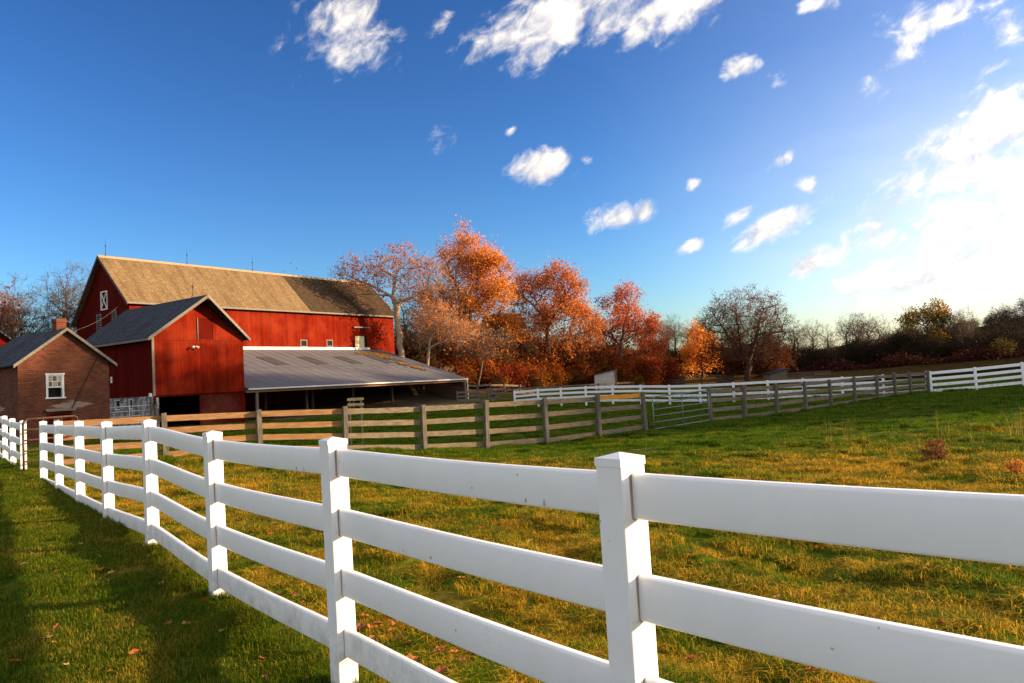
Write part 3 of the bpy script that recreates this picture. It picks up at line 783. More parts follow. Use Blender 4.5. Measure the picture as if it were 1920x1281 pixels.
def window_x(parent, x0, x1, z0, z1, y, frame=0.07, mat='trim', cols=1, rows=1, name='window', pane='glass'):
    w = MB(); y0, y1 = y - 0.03, y + 0.05
    w.box(x0 - frame, x1 + frame, y0, y1, z1, z1 + frame); w.box(x0 - frame, x1 + frame, y0 - .01, y1, z0 - frame, z0)
    w.box(x0 - frame, x0, y0, y1, z0, z1); w.box(x1, x1 + frame, y0, y1, z0, z1)
    for i in range(1, cols): c = x0 + (x1 - x0) * i / cols; w.box(c - .02, c + .02, y0 + .02, y1 - .01, z0, z1)
    for i in range(1, rows): c = z0 + (z1 - z0) * i / rows; w.box(x0, x1, y0 + .022, y1 - .012, c - .02, c + .02)
    o = w.build(name, M[mat], parent)
    p = MB(); p.box(x0, x1, y + 0.045, y + 0.055, z0, z1); p.build('pane', M[pane], o)
    return o
def window_y(parent, y0, y1, z0, z1, x, frame=0.07, mat='trim', slats=0, xbrace=False, name='window'):
    w = MB(); xa, xb = x - 0.03, x + 0.05
    w.box(xa, xb, y0 - frame, y1 + frame, z1, z1 + frame); w.box(xa - .01, xb, y0 - frame, y1 + frame, z0 - frame, z0)
    w.box(xa, xb, y0 - frame, y0, z0, z1); w.box(xa, xb, y1, y1 + frame, z0, z1)
    if xbrace:
        w.bar((x - .02, y0, z0), (x - .02, y1, z1), 0.045, 4); w.bar((x - .022, y1, z0), (x - .022, y0, z1), 0.044, 4)
    o = w.build(name, M[mat], parent)
    p = MB(); p.box(x + 0.045, x + 0.06, y0, y1, z0, z1); p.build('pane', M['red2'] if xbrace else M['glass'], o)
    for i in range(slats):
        c = z0 + (z1 - z0) * (i + .5) / slats
        q = MB(); q.hexa([(x - .02, y0, c - .03), (x + .03, y0, c + .02), (x + .03, y1, c + .02), (x - .02, y1, c - .03)], [(x - .02, y0, c - .015), (x + .03, y0, c + .035), (x + .03, y1, c + .035), (x - .02, y1, c - .015)])
        q.build('slat', M[mat], o)
    return o

def roof_slab(name, corners, th, mat, parent):
    """corners: four points (eave0, eave1, ridge1, ridge0) of the upper surface, uv in metres"""
    c = [Vector(p) for p in corners]
    n = (c[1] - c[0]).cross(c[3] - c[0]).normalized()
    if n.z < 0: n = -n
    lo = [p - n * th for p in c]
    mb = MB(); mb.add([tuple(p) for p in lo] + [tuple(p) for p in c], [(3, 2, 1, 0), (4, 5, 6, 7), (0, 1, 5, 4), (1, 2, 6, 5), (2, 3, 7, 6), (3, 0, 4, 7)])
    me = mb.mesh(name)
    u = (c[1] - c[0]).normalized(); v = n.cross(u)
    uv = me.uv_layers.new(name='uv')
    for p in me.polygons:
        for li in p.loop_indices:
            co = me.vertices[me.loops[li].vertex_index].co
            uv.data[li].uv = ((co - c[0]).dot(u) + 50, (co - c[0]).dot(v) + 50)
    return obj(name, me, mat, parent)

def rod(parent, x, y, z, h):
    mb = MB(); mb.bar((x, y, z), (x, y, z + h * .62), 0.022, 6); mb.bar((x, y, z + h * .62), (x, y, z + h), 0.012, 5, 0.004); mb.bar((x, y, z + h * .5), (x, y, z + h * .56), 0.055, 8)
    for a in (0, 120, 240): mb.bar((x + .14 * math.cos(rad(a)), y + .14 * math.sin(rad(a)), z - .02), (x, y, z + .3), 0.012, 4)
    mb.build('lightning_rod', M['iron'], parent)

# ---- small gabled barn
def small_barn():
    g = 0.0
    root = empty('gabled_barn', (B0[0], B0[1], g), BAZ, 'small red gabled barn with hay hood and blue grey shingle roof', 'barn', 'red barns')
    W, Dp = 6.4, 8.6
    RZ, EZ, OV = 8.38, 5.66, 0.38                 # ridge, eave tip, eave overhang
    sl = (RZ - EZ) / (W / 2 + OV)
    top = lambda x: RZ - abs(x - W / 2) * sl - 0.16
    # front: lower jambs, upper boards, gable boards over a seam
    boards_x(root, 0.0, W, 0, lambda x: 2.12, lambda x: 5.50, 0.23, M['red'])
    hay = (3.08, 4.12, 5.6, 6.95)
    boards_x(root, 0.0, W, -0.02, lambda x: 5.51, top, 0.23, M['red'], [hay])
    mb = MB(); mb.box(hay[0] + .01, hay[1] - .01, -0.005, 0.03, hay[2] + .01, hay[3] - .01); mb.build('hay_door', M['red2'], root)
    mb = MB(); mb.box(hay[0] - .05, hay[0], -0.045, -0.02, hay[2], hay[3]); mb.build('track', M['trim'], root)
    mb = MB(); mb.box(0.0, 6.4, -0.05, 0.0, 2.02, 2.10); mb.build('sill_beam', M['red2'], root)
    boards_x(root, 6.02, W, 0, lambda x: -0.1, lambda x: 2.015, 0.19, M['red2'])
    boards_x(root, 0.0, 0.14, 0, lambda x: -0.1, lambda x: 2.015, 0.14, M['red2'])
    d = MB(); d.box(2.98, 5.98, -0.09, -0.04, 0.05, 2.0); do = d.build('sliding_door', M['reddoor'], root)
    for z in (0.12, 1.0, 1.86):
        q = MB(); q.box(3.02, 5.94, -0.105, -0.092, z, z + .09); q.build('door_batten', M['reddoor'], do)
    # lamp on the wall
    q = MB(); q.bar((2.7, -0.02, 5.12), (2.7, -0.22, 5.10), 0.03, 6); q.bar((2.62, -0.2, 5.13), (2.5, -0.3, 5.02), 0.05, 8, 0.08); q.bar((2.78, -0.2, 5.13), (2.92, -0.3, 5.02), 0.05, 8, 0.08)
    q.build('flood_lamp', M['white'], root)
    # side walls
    zt = lambda y: EZ + OV * sl - 0.17
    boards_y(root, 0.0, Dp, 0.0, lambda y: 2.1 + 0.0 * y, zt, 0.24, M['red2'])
    s = MB(); hy = [(2.45, 2.95), (3.95, 4.65)]; e = [0.05] + [v for p in hy for v in p] + [Dp]
    for i in range(0, len(e), 2): s.box(0.0, 0.35, e[i], e[i + 1], -0.4, 2.1)
    for a, b in hy: s.box(0.0, 0.35, a, b, -0.4, 1.35)
    s.box(0.0, 0.35, hy[0][0], hy[0][1], 2.0, 2.1); s.box(0.0, 0.35, hy[1][0], hy[1][1], 2.0, 2.1)
    s.build('stone_foundation', M['stone'], root)
    for a, b in hy: window_y(root, a + .06, b - .06, 1.42, 1.94, 0.05, 0.06, 'white')
    mb = MB(); mb.box(-0.045, 0.1, -0.04, 0.0, 2.1, 5.7); mb.build('corner_board', M['trim'], root)
    mb = MB(); mb.box(-0.06, -0.03, 4.75, 4.95, 3.1, 3.5); mb.build('wall_sign', M['white'], root)
    mb = MB(); mb.box(W - .03, W, 0, Dp, -0.3, zt(0)); mb.build('side_wall', M['red2'], root)
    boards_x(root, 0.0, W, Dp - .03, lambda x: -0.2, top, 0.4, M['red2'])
    # roof with pointed hay hood
    c = W / 2; f0, f1, bk = -0.32, -1.08, Dp + 0.25
    roof_slab('roof', [(-OV, f0, EZ), (-OV, bk, EZ), (c, bk, RZ), (c, f1, RZ)], 0.10, M['roof_slate'], root)
    roof_slab('roof', [(W + OV, bk, EZ), (W + OV, f0, EZ), (c, f1, RZ), (c, bk, RZ)], 0.10, M['roof_slate'], root)
    for sx, x1 in ((-1, -OV), (1, W + OV)):
        r = MB(); x0 = c
        p0, p1 = (x1, f0 - .02, EZ - .20), (x0, f1 - .02, RZ - .20)
        r.hexa([p0, p1, (x0, f1 + .02, RZ - .20), (x1, f0 + .02, EZ - .20)] if sx < 0 else [p1, p0, (x1, f0 + .02, EZ - .20), (x0, f1 + .02, RZ - .20)],
               [(x1, f0 - .02, EZ + .015), (x0, f1 - .02, RZ + .015), (x0, f1 + .02, RZ + .015), (x1, f0 + .02, EZ + .015)] if sx < 0 else [(x0, f1 - .02, RZ + .015), (x1, f0 - .02, EZ + .015), (x1, f0 + .02, EZ + .015), (x0, f1 + .02, RZ + .015)])
        r.build('rake_board', M['trim'], root)
    mb = MB(); mb.box(-OV - .04, -OV - .002, f0, bk, EZ - .19, EZ - .04); mb.build('fascia', M['trim'], root)
    mb = MB(); mb.box(c - .06, c + .06, f1, 0, RZ - .36, RZ - .2); mb.build('hood_beam', M['red2'], root)
    rod(root, c, 0.6, RZ - .02, 1.35)
    return root
small_barn()

# ---- main barn
def main_barn():
    ox, oy = 4.42, 10.75
    w = L2W(ox, oy)
    root = empty('bank_barn', (w[0], w[1], 0), BAZ, 'large red barn with long tan shingle roof and lightning rods', 'barn', 'red barns')
    Lx, Dp, rY = 27.8, 8.0, 3.75
    EZ, RZ, BZ = 9.22, 13.18, 8.1
    s1 = (RZ - EZ) / (rY + .35); s2 = (RZ - BZ) / (Dp + .35 - rY)
    topy = lambda y: (RZ - (rY - y) * s1 if y < rY else RZ - (y - rY) * s2) - 0.2
    holes = [(15.67, 16.37, 6.0, 6.57), (18.73, 19.42, 6.05, 6.6), (22.33, 23.89, 5.72, 7.08), (7.46, 8.09, 8.66, 9.1), (16.68, 17.05, 8.85, 9.12)]
    boards_x(root, 0, Lx, 0, lambda x: -0.2, lambda x: 9.42, 0.26, M['red'], holes)
    for h in holes[:2]: window_x(root, h[0] + .05, h[1] - .05, h[2] + .04, h[3] - .04, 0.0, 0.09, 'trim', 1, 1, 'window', 'black')
    window_x(root, holes[3][0] + .03, holes[3][1] - .03, holes[3][2] + .03, holes[3][3] - .02, 0.0, 0.035, 'red2', 2, 2, 'window', 'black')
    mb = MB(); mb.box(16.66, 17.06, 0.02, 0.04, 8.82, 9.14); mb.build('vent', M['black'], root)
    d = MB(); d.box(22.36, 23.55, 0.0, 0.04, 5.74, 7.06); do = d.build('door', M['paleyellow'], root)
    q = MB(); q.box(22.4, 23.5, -0.015, -0.002, 6.35, 6.42); q.build('door_rail', M['paleyellow'], do)
    q = MB(); q.box(23.55, 23.9, 0.05, 0.07, 5.72, 7.9); q.build('door_gap', M['black'], root)
    q = MB(); q.box(22.1, 24.25, -0.22, -0.035, 7.86, 7.98); q.build('door_track', M['trim'], root)
    # gable end
    gh = [(3.1, 4.1, 9.0, 10.4), (4.08, 4.82, 7.35, 8.72), (1.82, 2.47, 7.85, 8.8)]
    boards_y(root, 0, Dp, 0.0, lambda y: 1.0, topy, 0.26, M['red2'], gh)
    window_y(root, 3.18, 4.02, 9.06, 10.34, 0.0, 0.09, 'white', 0, True, 'hay_door')
    window_y(root, 4.16, 4.74, 7.42, 8.65, 0.0, 0.08, 'trim', 7)
    window_y(root, 1.9, 2.4, 7.92, 8.73, 0.0, 0.08, 'trim', 5)
    mb = MB(); mb.prism([(0, -0.3), (Dp, -0.3), (Dp, topy(Dp)), (rY, topy(rY)), (0, topy(0))], 'x', Lx - .05, Lx); mb.build('gable_wall', M['red2'], root)
    mb = MB(); mb.box(0, Lx, Dp - .05, Dp, -0.3, topy(Dp)); mb.build('back_wall', M['red2'], root)
    mb = MB(); mb.box(0.0, 0.3, 0.03, Dp, -0.4, 1.0); mb.build('stone_foundation', M['stone'], root)
    # roof: tan run and darker old run
    x0, xs, x1 = -0.35, 16.7, Lx + .35
    for a, b, mat, dz in ((x0, xs, M['roof_tan'], 0), (xs, x1, M['roof_dark'], -0.02)):
        roof_slab('roof', [(a, -.35, EZ + dz), (b, -.35, EZ + dz), (b, rY, RZ + dz), (a, rY, RZ + dz)], 0.12, mat, root)
        roof_slab('roof', [(b, Dp + .35, BZ + dz), (a, Dp + .35, BZ + dz), (a, rY, RZ + dz), (b, rY, RZ + dz)], 0.12, mat, root)
    n = 8
    for i in range(n):
        a, b = x0 + (x1 - x0) * i / n, x0 + (x1 - x0) * (i + 1) / n
        r = MB(); r.prism([(rY - .2, RZ - .17), (rY, RZ + .05), (rY + .2, RZ - .17), (rY, RZ + .005)], 'x', a + .004, b - .004); r.build('ridge_cap', M['trim2'], root)
    mb = MB(); mb.box(x0, x1, -.39, -.352, EZ - .16, EZ - .02); mb.build('eave_board', M['trim'], root)
    for yy, zz, ss in ((-.35, EZ, 1), (Dp + .35, BZ, -1)):
        r = MB(); r.hexa([(x0 - .03, yy, zz - .24), (x0 - .002, yy, zz - .24), (x0 - .002, rY, RZ - .24), (x0 - .03, rY, RZ - .24)], [(x0 - .03, yy, zz), (x0 - .002, yy, zz), (x0 - .002, rY, RZ), (x0 - .03, rY, RZ)])
        r.build('rake_board', M['rake'], root)
    for x in (0.28, 7.1, 13.6): rod(root, x, rY, RZ + .02, 1.5)
    return root
M['trim2'] = m_plain('tan_ridge_metal', (0.33, 0.24, 0.13), 0.6, 0, 0.15, 4)
M['rake'] = m_plain('dark_rake', (0.07, 0.05, 0.05), 0.7, 0, 0.3, 4)
main_barn()

# ---- open cattle shed leaning on the barn
def open_shed():
    w = L2W(6.46, 0)
    root = empty('open_shed', (w[0], w[1], 0), BAZ, 'long open fronted shed with faded metal roof against the barn', 'shed')
    Lx, y0, y1, z0, z1 = 23.75, -0.2, 10.66, 2.32, 5.70
    sl = (z1 - z0) / (y1 - y0); zr = lambda y: z0 + (y - y0) * sl
    ym = 4.3; n = 24; pw = Lx / n
    def sheet(ya, yb, name, lift):
        mb = MB(); prof = [(0, 0), (.06, 0), (.10, .022), (.14, 0), (pw / 2 - .04, 0), (pw / 2, .008), (pw / 2 + .04, 0), (pw - .003, 0)]
        vs, fs = [], []
        for y in (ya, yb):
            for x, h in prof: vs.append((x, y, zr(y) + h + lift))
        k = len(prof)
        for i in range(k - 1): fs.append((i, i + 1, k + i + 1, k + i))
        b = len(vs); vs += [(x, y, z - .012 - h_) for (x, y, z), h_ in zip(vs, [h for _, h in prof] * 2)]
        for i in range(k - 1): fs.append((b + i + 1, b + i, b + k + i, b + k + i + 1))
        for i in range(k - 1): fs += [(i + 1, i, b + i, b + i + 1), (k + i, k + i + 1, b + k + i + 1, b + k + i)]
        me = bpy.data.meshes.new(name); me.from_pydata(vs, [], fs); me.update(); return me
    up, lo = sheet(ym - .05, y1, 'sheet', 0.022), sheet(y0 - .06, ym + .05, 'sheet', 0.0)
    for i in range(n):
        for me in (up, lo):
            o = obj('roof_sheet', me, M['metal'], root, (i * pw, 0, random.uniform(0, .006)))
    for xa in (2.6, 6.75, 10.85, 14.85, 19.0):
        mb = MB(); a, b = 5.2, 7.95
        mb.hexa([(xa, a, zr(a) + .03), (xa + 1.35, a, zr(a) + .03), (xa + 1.35, b, zr(b) + .03), (xa, b, zr(b) + .03)], [(xa, a, zr(a) + .058), (xa + 1.35, a, zr(a) + .058), (xa + 1.35, b, zr(b) + .058), (xa, b, zr(b) + .058)])
        mb.build('skylight_panel', M['fibre'], root)
    mb = MB(); mb.hexa([(0, y0, zr(y0) - .1), (Lx, y0, zr(y0) - .1), (Lx, y1, zr(y1) - .1), (0, y1, zr(y1) - .1)], [(0, y0, zr(y0) - .03), (Lx, y0, zr(y0) - .03), (Lx, y1, zr(y1) - .03), (0, y1, zr(y1) - .03)])
    mb.build('roof_deck', M['darkwood'], root)
    mb = MB(); mb.box(0, Lx - 1.6, y1 - .03, y1 + .045, z1 - .02, z1 + .24); mb.build('flashing_board', M['white'], root)
    # gutter, beam and downspout along the low edge
    mb = MB(); mb.box(0, Lx, y0 - .19, y0 - .075, z0 - .13, z0 - .03); mb.build('gutter', M['white'], root)
    mb = MB(); mb.box(0, Lx, y0 + .05, y0 + .25, z0 - .32, z0 - .11); mb.build('beam', M['warmwood'], root)
    mb = MB(); mb.bar((Lx - .1, y0 - .14, z0 - .1), (Lx - .06, y0 - .1, 0.05), 0.055, 8); mb.build('downspout', M['white'], root)
    for x, y in ((0.85, -.03), (7.2, 2.5), (12.0, 2.5), (16.6, 2.5), (Lx - .15, -.03), (0.2, 5), (5.3, 5), (9.9, 5), (14.4, 5), (18.9, 5), (22.35, 4)):
        mb = MB(); mb.box(x - .08, x + .08, y - .08, y + .08, -0.1, zr(y) - .32); mb.build('post', M['wood'] if y < 1 else M['darkwood'], root)
    for k in range(9):
        za, zb_ = -0.1 + k * .27, -0.1 + (k + 1) * .27 - .008
        mb = MB(); mb.box(Lx - .06, Lx - .03, 0.1, y1, za, min(zb_, 2.1)); mb.build('end_board', M['darkwood'], root)
    mb = MB(); mb.prism([(0.1, 2.3), (y1, 2.3), (y1, zr(y1) - .12)], 'x', Lx - .06, Lx - .03); mb.build('end_gable', M['darkwood'], root)
    # leaf litter caught on the roof by the tree
    rr = random.Random(4); V, F = [], []
    for cx, cy, rx, ry, cnt in ((21.2, 8.6, 1.1, 1.0, 260), (20.9, 7.4, .7, .7, 150), (20.75, 5.0, .45, .6, 130), (21.2, 3.5, .45, .6, 130), (19.6, 8.9, 1.2, .6, 80)):
        for _ in range(cnt):
            x, y = cx + rr.gauss(0, rx * .5), cy + rr.gauss(0, ry * .5)
            if x > Lx - .1 or y > y1 - .2: continue
            z = zr(y) + .06 + rr.random() * .05; a = rr.random() * 6.28; s = rr.uniform(.07, .14); b = len(V)
            V += [(x + s * math.cos(a + t), y + s * math.sin(a + t), z + sl * s * math.sin(a + t) + rr.uniform(-.02, .03)) for t in (0, 1.57, 3.14, 4.71)]
            F.append((b, b + 1, b + 2, b + 3))
    o = obj('leaf_litter', fast_mesh('leaf_litter', np.array(V), np.array(F)), M['litter'], root); tag(o, kind='stuff')
    for xa, xb, ya, yb in ((19.3, 20.3, 7.0, 8.6), (20.9, 22.0, 5.0, 8.6), (20.3, 21.4, 4.2, 5.6), (21.0, 21.7, 2.7, 3.6)):
        mb = MB(); mb.hexa([(xa, ya, zr(ya) + .03), (xb, ya, zr(ya) + .03), (xb, yb, zr(yb) + .03), (xa, yb, zr(yb) + .03)], [(xa, ya, zr(ya) + .05), (xb, ya, zr(ya) + .05), (xb, yb, zr(yb) + .05), (xa, yb, zr(yb) + .05)])
        mb.build('patch_sheet', M['fibre'], root)
open_shed()

# ---- brick building
def brick_house():
    root = empty('brick_outbuilding', (-20.95, 32.0, 0.2), BAZ, 'small brick outbuilding with chimney and slate roof', 'outbuilding')
    W, Dp = 3.82, 4.6
    RZ, EZ, OV = 5.05, 3.42, 0.26
    sl = (RZ - EZ) / (W / 2 + OV); top = lambda x: RZ - abs(x - W / 2) * sl - 0.1
    win, door = (1.16, 1.76, 2.0, 2.98), (1.15, 2.1, -0.4, 1.30)
    mb = MB(); th = 0.25
    def B(x0, x1, z0, z1): mb.box(x0, x1, 0, th, z0, z1)
    B(0, door[0], -.4, 1.30); B(door[1], W, -.4, 1.30); B(0, W, 1.30, 2.0); B(0, win[0], 2.0, 2.98); B(win[1], W, 2.0, 2.98)
    mb.prism([(0, 2.98), (W, 2.98), (W, top(W)), (W / 2, top(W / 2)), (0, top(0))], 'y', 0, th)
    wy = (2.9, 3.5, 1.75, 2.75)
    def S(y0, y1, z0, z1): mb.box(0, th, y0, y1, z0, z1)
    S(th, wy[0], -.4, top(0)); S(wy[1], Dp, -.4, top(0)); S(wy[0], wy[1], -.4, wy[2]); S(wy[0], wy[1], wy[3], top(0))
    mb.box(W - th, W, th, Dp, -.4, top(W))
    mb.prism([(th, -.4), (W - th, -.4), (W - th, top(W - th)), (W / 2, top(W / 2)), (th, top(th))], 'y', Dp - th, Dp)
    o = mb.build('wall', M['brick'], root); box_uv(o.data)
    # window: upper sash of six panes, lower sash open
    f = MB(); x0, x1, z0, z1 = win; y = 0.02
    f.box(x0 - .10, x1 + .10, -0.045, 0.06, z1, z1 + .07); f.box(x0 - .12, x1 + .12, -0.07, 0.1, z0 - .06, z0); f.box(x0 - .07, x0 + .01, -0.03, 0.1, z0, z1); f.box(x1 - .01, x1 + .07, -0.03, 0.1, z0, z1)
    wo = f.build('window', M['white'], root)
    s = MB(); zm = z0 + .42
    s.box(x0 + .01, x1 - .01, 0.0, 0.05, zm, zm + .05); s.box(x0 + .01, x1 - .01, 0.0, 0.05, z1 - .05, z1); s.box(x0 + .01, x0 + .05, 0.0, .05, zm + .05, z1 - .05); s.box(x1 - .05, x1 - .01, 0.0, .05, zm + .05, z1 - .05)
    for i in (1, 2): c = x0 + (x1 - x0) * i / 3; s.box(c - .012, c + .012, .005, .045, zm + .05, z1 - .05)
    c = (zm + z1) / 2; s.box(x0 + .05, x1 - .05, .006, .044, c - .012, c + .012)
    s.build('upper_sash', M['white'], wo)
    for i in range(3):
        for j in range(2):
            a, b = x0 + .05 + (x1 - x0 - .1) * i / 3, x0 + .05 + (x1 - x0 - .1) * (i + 1) / 3
            q = MB(); q.box(a + .012, b - .012, 0.02, 0.026, zm + .06 + j * .24, zm + .27 + j * .24); q.build('pane', M['glassl' if (i + j) % 2 else 'glass'], wo)
    q = MB(); q.box(x0, x1, .2, .24, z0, zm); q.build('dark_opening', M['black'], wo)
    window_y(root, wy[0] + .06, wy[1] - .06, wy[2] + .06, wy[3] - .06, 0.03, 0.07, 'white')
    d = MB(); d.box(door[0] + .06, door[1] - .06, 0.08, 0.13, -.3, door[3] - .05); d.build('door', M['reddoor'], root)
    d = MB(); d.box(door[0] - .03, door[1] + .03, -.03, .1, door[3] - .06, door[3] + .06); d.box(door[0] - .02, door[0] + .06, -.02, .12, -.3, door[3] - .06); d.box(door[1] - .06, door[1] + .02, -.02, .12, -.3, door[3] - .06); d.build('door_frame', M['reddoor'], root)
    # little weathered canopy over the door
    d = MB(); d.hexa([(door[0] - .12, -.16, 1.38), (door[1] + .1, -.16, 1.38), (door[1] + .1, 0, 1.46), (door[0] - .12, 0, 1.46)], [(door[0] - .12, -.16, 1.41), (door[1] + .1, -.16, 1.41), (door[1] + .1, 0, 1.50), (door[0] - .12, 0, 1.50)]); d.build('door_canopy', M['trim'], root)
    q = MB(); q.bar((3.34, -.05, 3.82), (2.1, -.06, 1.42), 0.022, 6); q.build('wall_shadow_bar', M['rust'], root)  # slanting shadow on the brick, built as a thin dark bar
    c = W / 2; f0, bk = -0.24, Dp + .24
    roof_slab('roof', [(-OV, f0, EZ), (-OV, bk, EZ), (c, bk, RZ), (c, f0, RZ)], 0.07, M['roof_slate'], root)
    roof_slab('roof', [(W + OV, bk, EZ), (W + OV, f0, EZ), (c, f0, RZ), (c, bk, RZ)], 0.07, M['roof_slate'], root)
    for x1_, s_ in ((-OV, -1), (W + OV, 1)):
        r = MB(); r.hexa([(x1_, f0 - .03, EZ - .13), (c, f0 - .03, RZ - .13), (c, f0 - .002, RZ - .13), (x1_, f0 - .002, EZ - .13)][::(1 if s_ < 0 else -1)], [(x1_, f0 - .03, EZ + .012), (c, f0 - .03, RZ + .012), (c, f0 - .002, RZ + .012), (x1_, f0 - .002, EZ + .012)][::(1 if s_ < 0 else -1)])
        r.build('rake_board', M['trim'], root)
    ch = MB(); ch.box(1.76, 2.18, 0.4, 0.82, 4.5, 5.36); ch.box(1.725, 2.215, 0.365, 0.855, 5.36, 5.44); ch.box(1.75, 2.19, 0.39, 0.83, 5.44, 5.50)
    co = ch.build('chimney', M['brick'], root); box_uv(co.data)
    for i in range(5):
        q = MB(); x = 1.77 + i * .085; q.box(x, x + .06, 0.4, 0.5, 5.50, 5.53 + .04 * ((i * 7) % 3)); q.build('broken_brick', M['brick'], co)
M['glassl'] = m_plain('cream_blind', (0.32, 0.29, 0.19), 0.5, 0, 0.2)
brick_house()

# ---- dark red shed beyond the brick building
def red_shed():
    root = empty('red_shed', (-38.6, 47.0, 0.8), BAZ - rad(8), 'dark red shed showing its gable past the brick building', 'shed', 'red barns')
    W, Dp = 7.0, 7.0; RZ, EZ = 8.2, 5.0; c = W / 2
    top = lambda x: RZ - abs(x - c) * (RZ - EZ) / (c + .3) - .12
    boards_x(root, 0, W, 0, lambda x: -.5, top, 0.3, M['red2'])
    mb = MB(); mb.box(0, .05, .03, Dp, -.5, top(0)); mb.box(W - .05, W, .03, Dp, -.5, top(W)); mb.build('side_wall', M['red2'], root)
    roof_slab('roof', [(-.3, -.3, EZ), (-.3, Dp, EZ), (c, Dp, RZ), (c, -.3, RZ)], .1, M['roof_slate'], root)
    roof_slab('roof', [(W + .3, Dp, EZ), (W + .3, -.3, EZ), (c, -.3, RZ), (c, Dp, RZ)], .1, M['roof_slate'], root)
red_shed()

# ---- white house glimpsed through the trees
def white_house():
    x, y = -3.6, 116; z = gz(x, y)
    root = empty('white_house', (x, y, z - .3), rad(8), 'white house corner glimpsed through the orange trees', 'house')
    M['siding'] = m_plain('white_siding', (0.78, 0.74, 0.62), 0.6, 0, 0.1, 3)
    def bx(name, mat, *a, par=root):
        mb = MB(); mb.box(*a); return mb.build(name, mat, par)
    bx('wall', M['siding'], 0, 5.4, 0, 7, 0, 5.2)
    for i in range(13): bx('siding_board', M['siding'], -.02, 5.42, -.03, -.002, 0.1 + i * .39, .1 + i * .39 + .37)
    for i in range(3):
        for zz in (1.0, 3.4):
            wo = bx('window', M['white'], .6 + i * 1.6, 1.6 + i * 1.6, -.08, -.032, zz, zz + 1.4); bx('pane', M['glass'], .7 + i * 1.6, 1.5 + i * 1.6, -.09, -.081, zz + .1, zz + 1.3, par=wo)
    roof_slab('roof', [(-.4, -.5, 5.1), (5.8, -.5, 5.1), (5.8, 3.5, 7.6), (-.4, 3.5, 7.6)], .12, M['roof_dark'], root)
    roof_slab('roof', [(5.8, 7.5, 5.1), (-.4, 7.5, 5.1), (-.4, 3.5, 7.6), (5.8, 3.5, 7.6)], .12, M['roof_dark'], root)
    mb = MB(); mb.prism([(0, 5.2), (7, 5.2), (3.5, 7.4)], 'x', 0.02, 5.38); mb.build('gable_wall', M['siding'], root)
white_house()

# ---- run-in shelters in the far paddocks
def shelter(x, y, L, Dp, h0, h1, rz, label, mat):
    z = gz(x, y) - .05
    root = empty('field_shelter', (x, y, z), rz, label, 'shelter', 'field shelters')
    mb = MB(); mb.prism([(0, 0), (L, 0), (L, h1), (0, h0)], 'y', 0, .06); mb.build('side_wall', M[mat], root)
    mb = MB(); mb.prism([(0, 0), (L, 0), (L, h1), (0, h0)], 'y', Dp - .06, Dp); mb.build('side_wall', M[mat], root)
    mb = MB(); mb.box(0, .06, .06, Dp - .06, 0, h0); mb.build('back_wall', M[mat], root)
    mb = MB(); mb.hexa([(-.15, -.15, h0), (L + .35, -.15, h1 + .02), (L + .35, Dp + .15, h1 + .02), (-.15, Dp + .15, h0)], [(-.15, -.15, h0 + .07), (L + .35, -.15, h1 + .09), (L + .35, Dp + .15, h1 + .09), (-.15, Dp + .15, h0 + .07)]); mb.build('roof', M['iron'], root)
    for yy in (.1, Dp - .1): mb = MB(); mb.bar((L + .2, yy, 0), (L + .2, yy, h1), .05, 6); mb.build('post', M['darkwood'], root)
M['panel'] = m_plain('pale_shelter_panel', (0.52, 0.50, 0.47), 0.7, 0, 0.2, 2)
shelter(9.9, 93.5, 2.4, 3.0, 1.85, 2.4, rad(-10), 'pale low field shelter with dark open end below the red tree', 'panel')
shelter(15.9, 100.5, 1.3, 1.5, .75, 1.05, rad(4), 'tiny pale hutch beside the far dark fence', 'panel')
shelter(32.4, 96.0, 2.2, 2.2, 1.2, 1.75, rad(6), 'grey stone coloured shelter under the round bare tree', 'wood')

# ---- small wooden loading frame behind the board fence
def frame_stand():
    x, y = -5.3, 25.2; z = gz(x, y)
    root = empty('wooden_stand', (x, y, z - .03), rad(15), 'small wooden stand of crossboards on posts behind the weathered fence', 'stand')
    for dx in (-.19, .19):
        mb = MB(); mb.box(dx - .03, dx + .03, -.03, .03, 0, 1.62); mb.build('leg', M['post'], root)
    for zz in (1.25, 1.42, 1.60): mb = MB(); mb.box(-.27, .27, -.07, -.032, zz, zz + .09); mb.build('crossboard', M['wood'], root)
frame_stand()

# ---- yard pole with lamp by the gate, overhead cable
def pole():
    p = (-21.55, 44.9); z = .05
    root = empty('yard_pole', (*p, z), 0, 'short grey wooden pole with a white knob by the barn corner', 'pole')
    mb = MB(); mb.bar((0, 0, -.2), (0, 0, 2.0), .09, 10, .075); mb.bar((.32, -.1, -.2), (.32, -.1, 1.55), .06, 8); mb.build('shaft', M['post'], root, False)
    mb = MB(); mb.bar((0, -.02, 2.0), (0, -.02, 2.22), .11, 10, .08); mb.build('knob', M['white'], root)
pole()
def cable():
    a, b = Vector(L2W(4.3, 12.04, 9.05)), Vector((-20.0, 33.6, 5.0)); pts = []
    for i in range(15):
        t = i / 14; p = a.lerp(b, t); p.z -= 4 * t * (1 - t) * .3; pts.append(p - a)
    mb = MB(); mb.pipe(pts, .013, 6)
    o = mb.build('overhead_cable', M['rake'], None); o.location = a
    tag(o, 'pale overhead cable sagging from the barn gable to the brick building', 'cable')
cable()

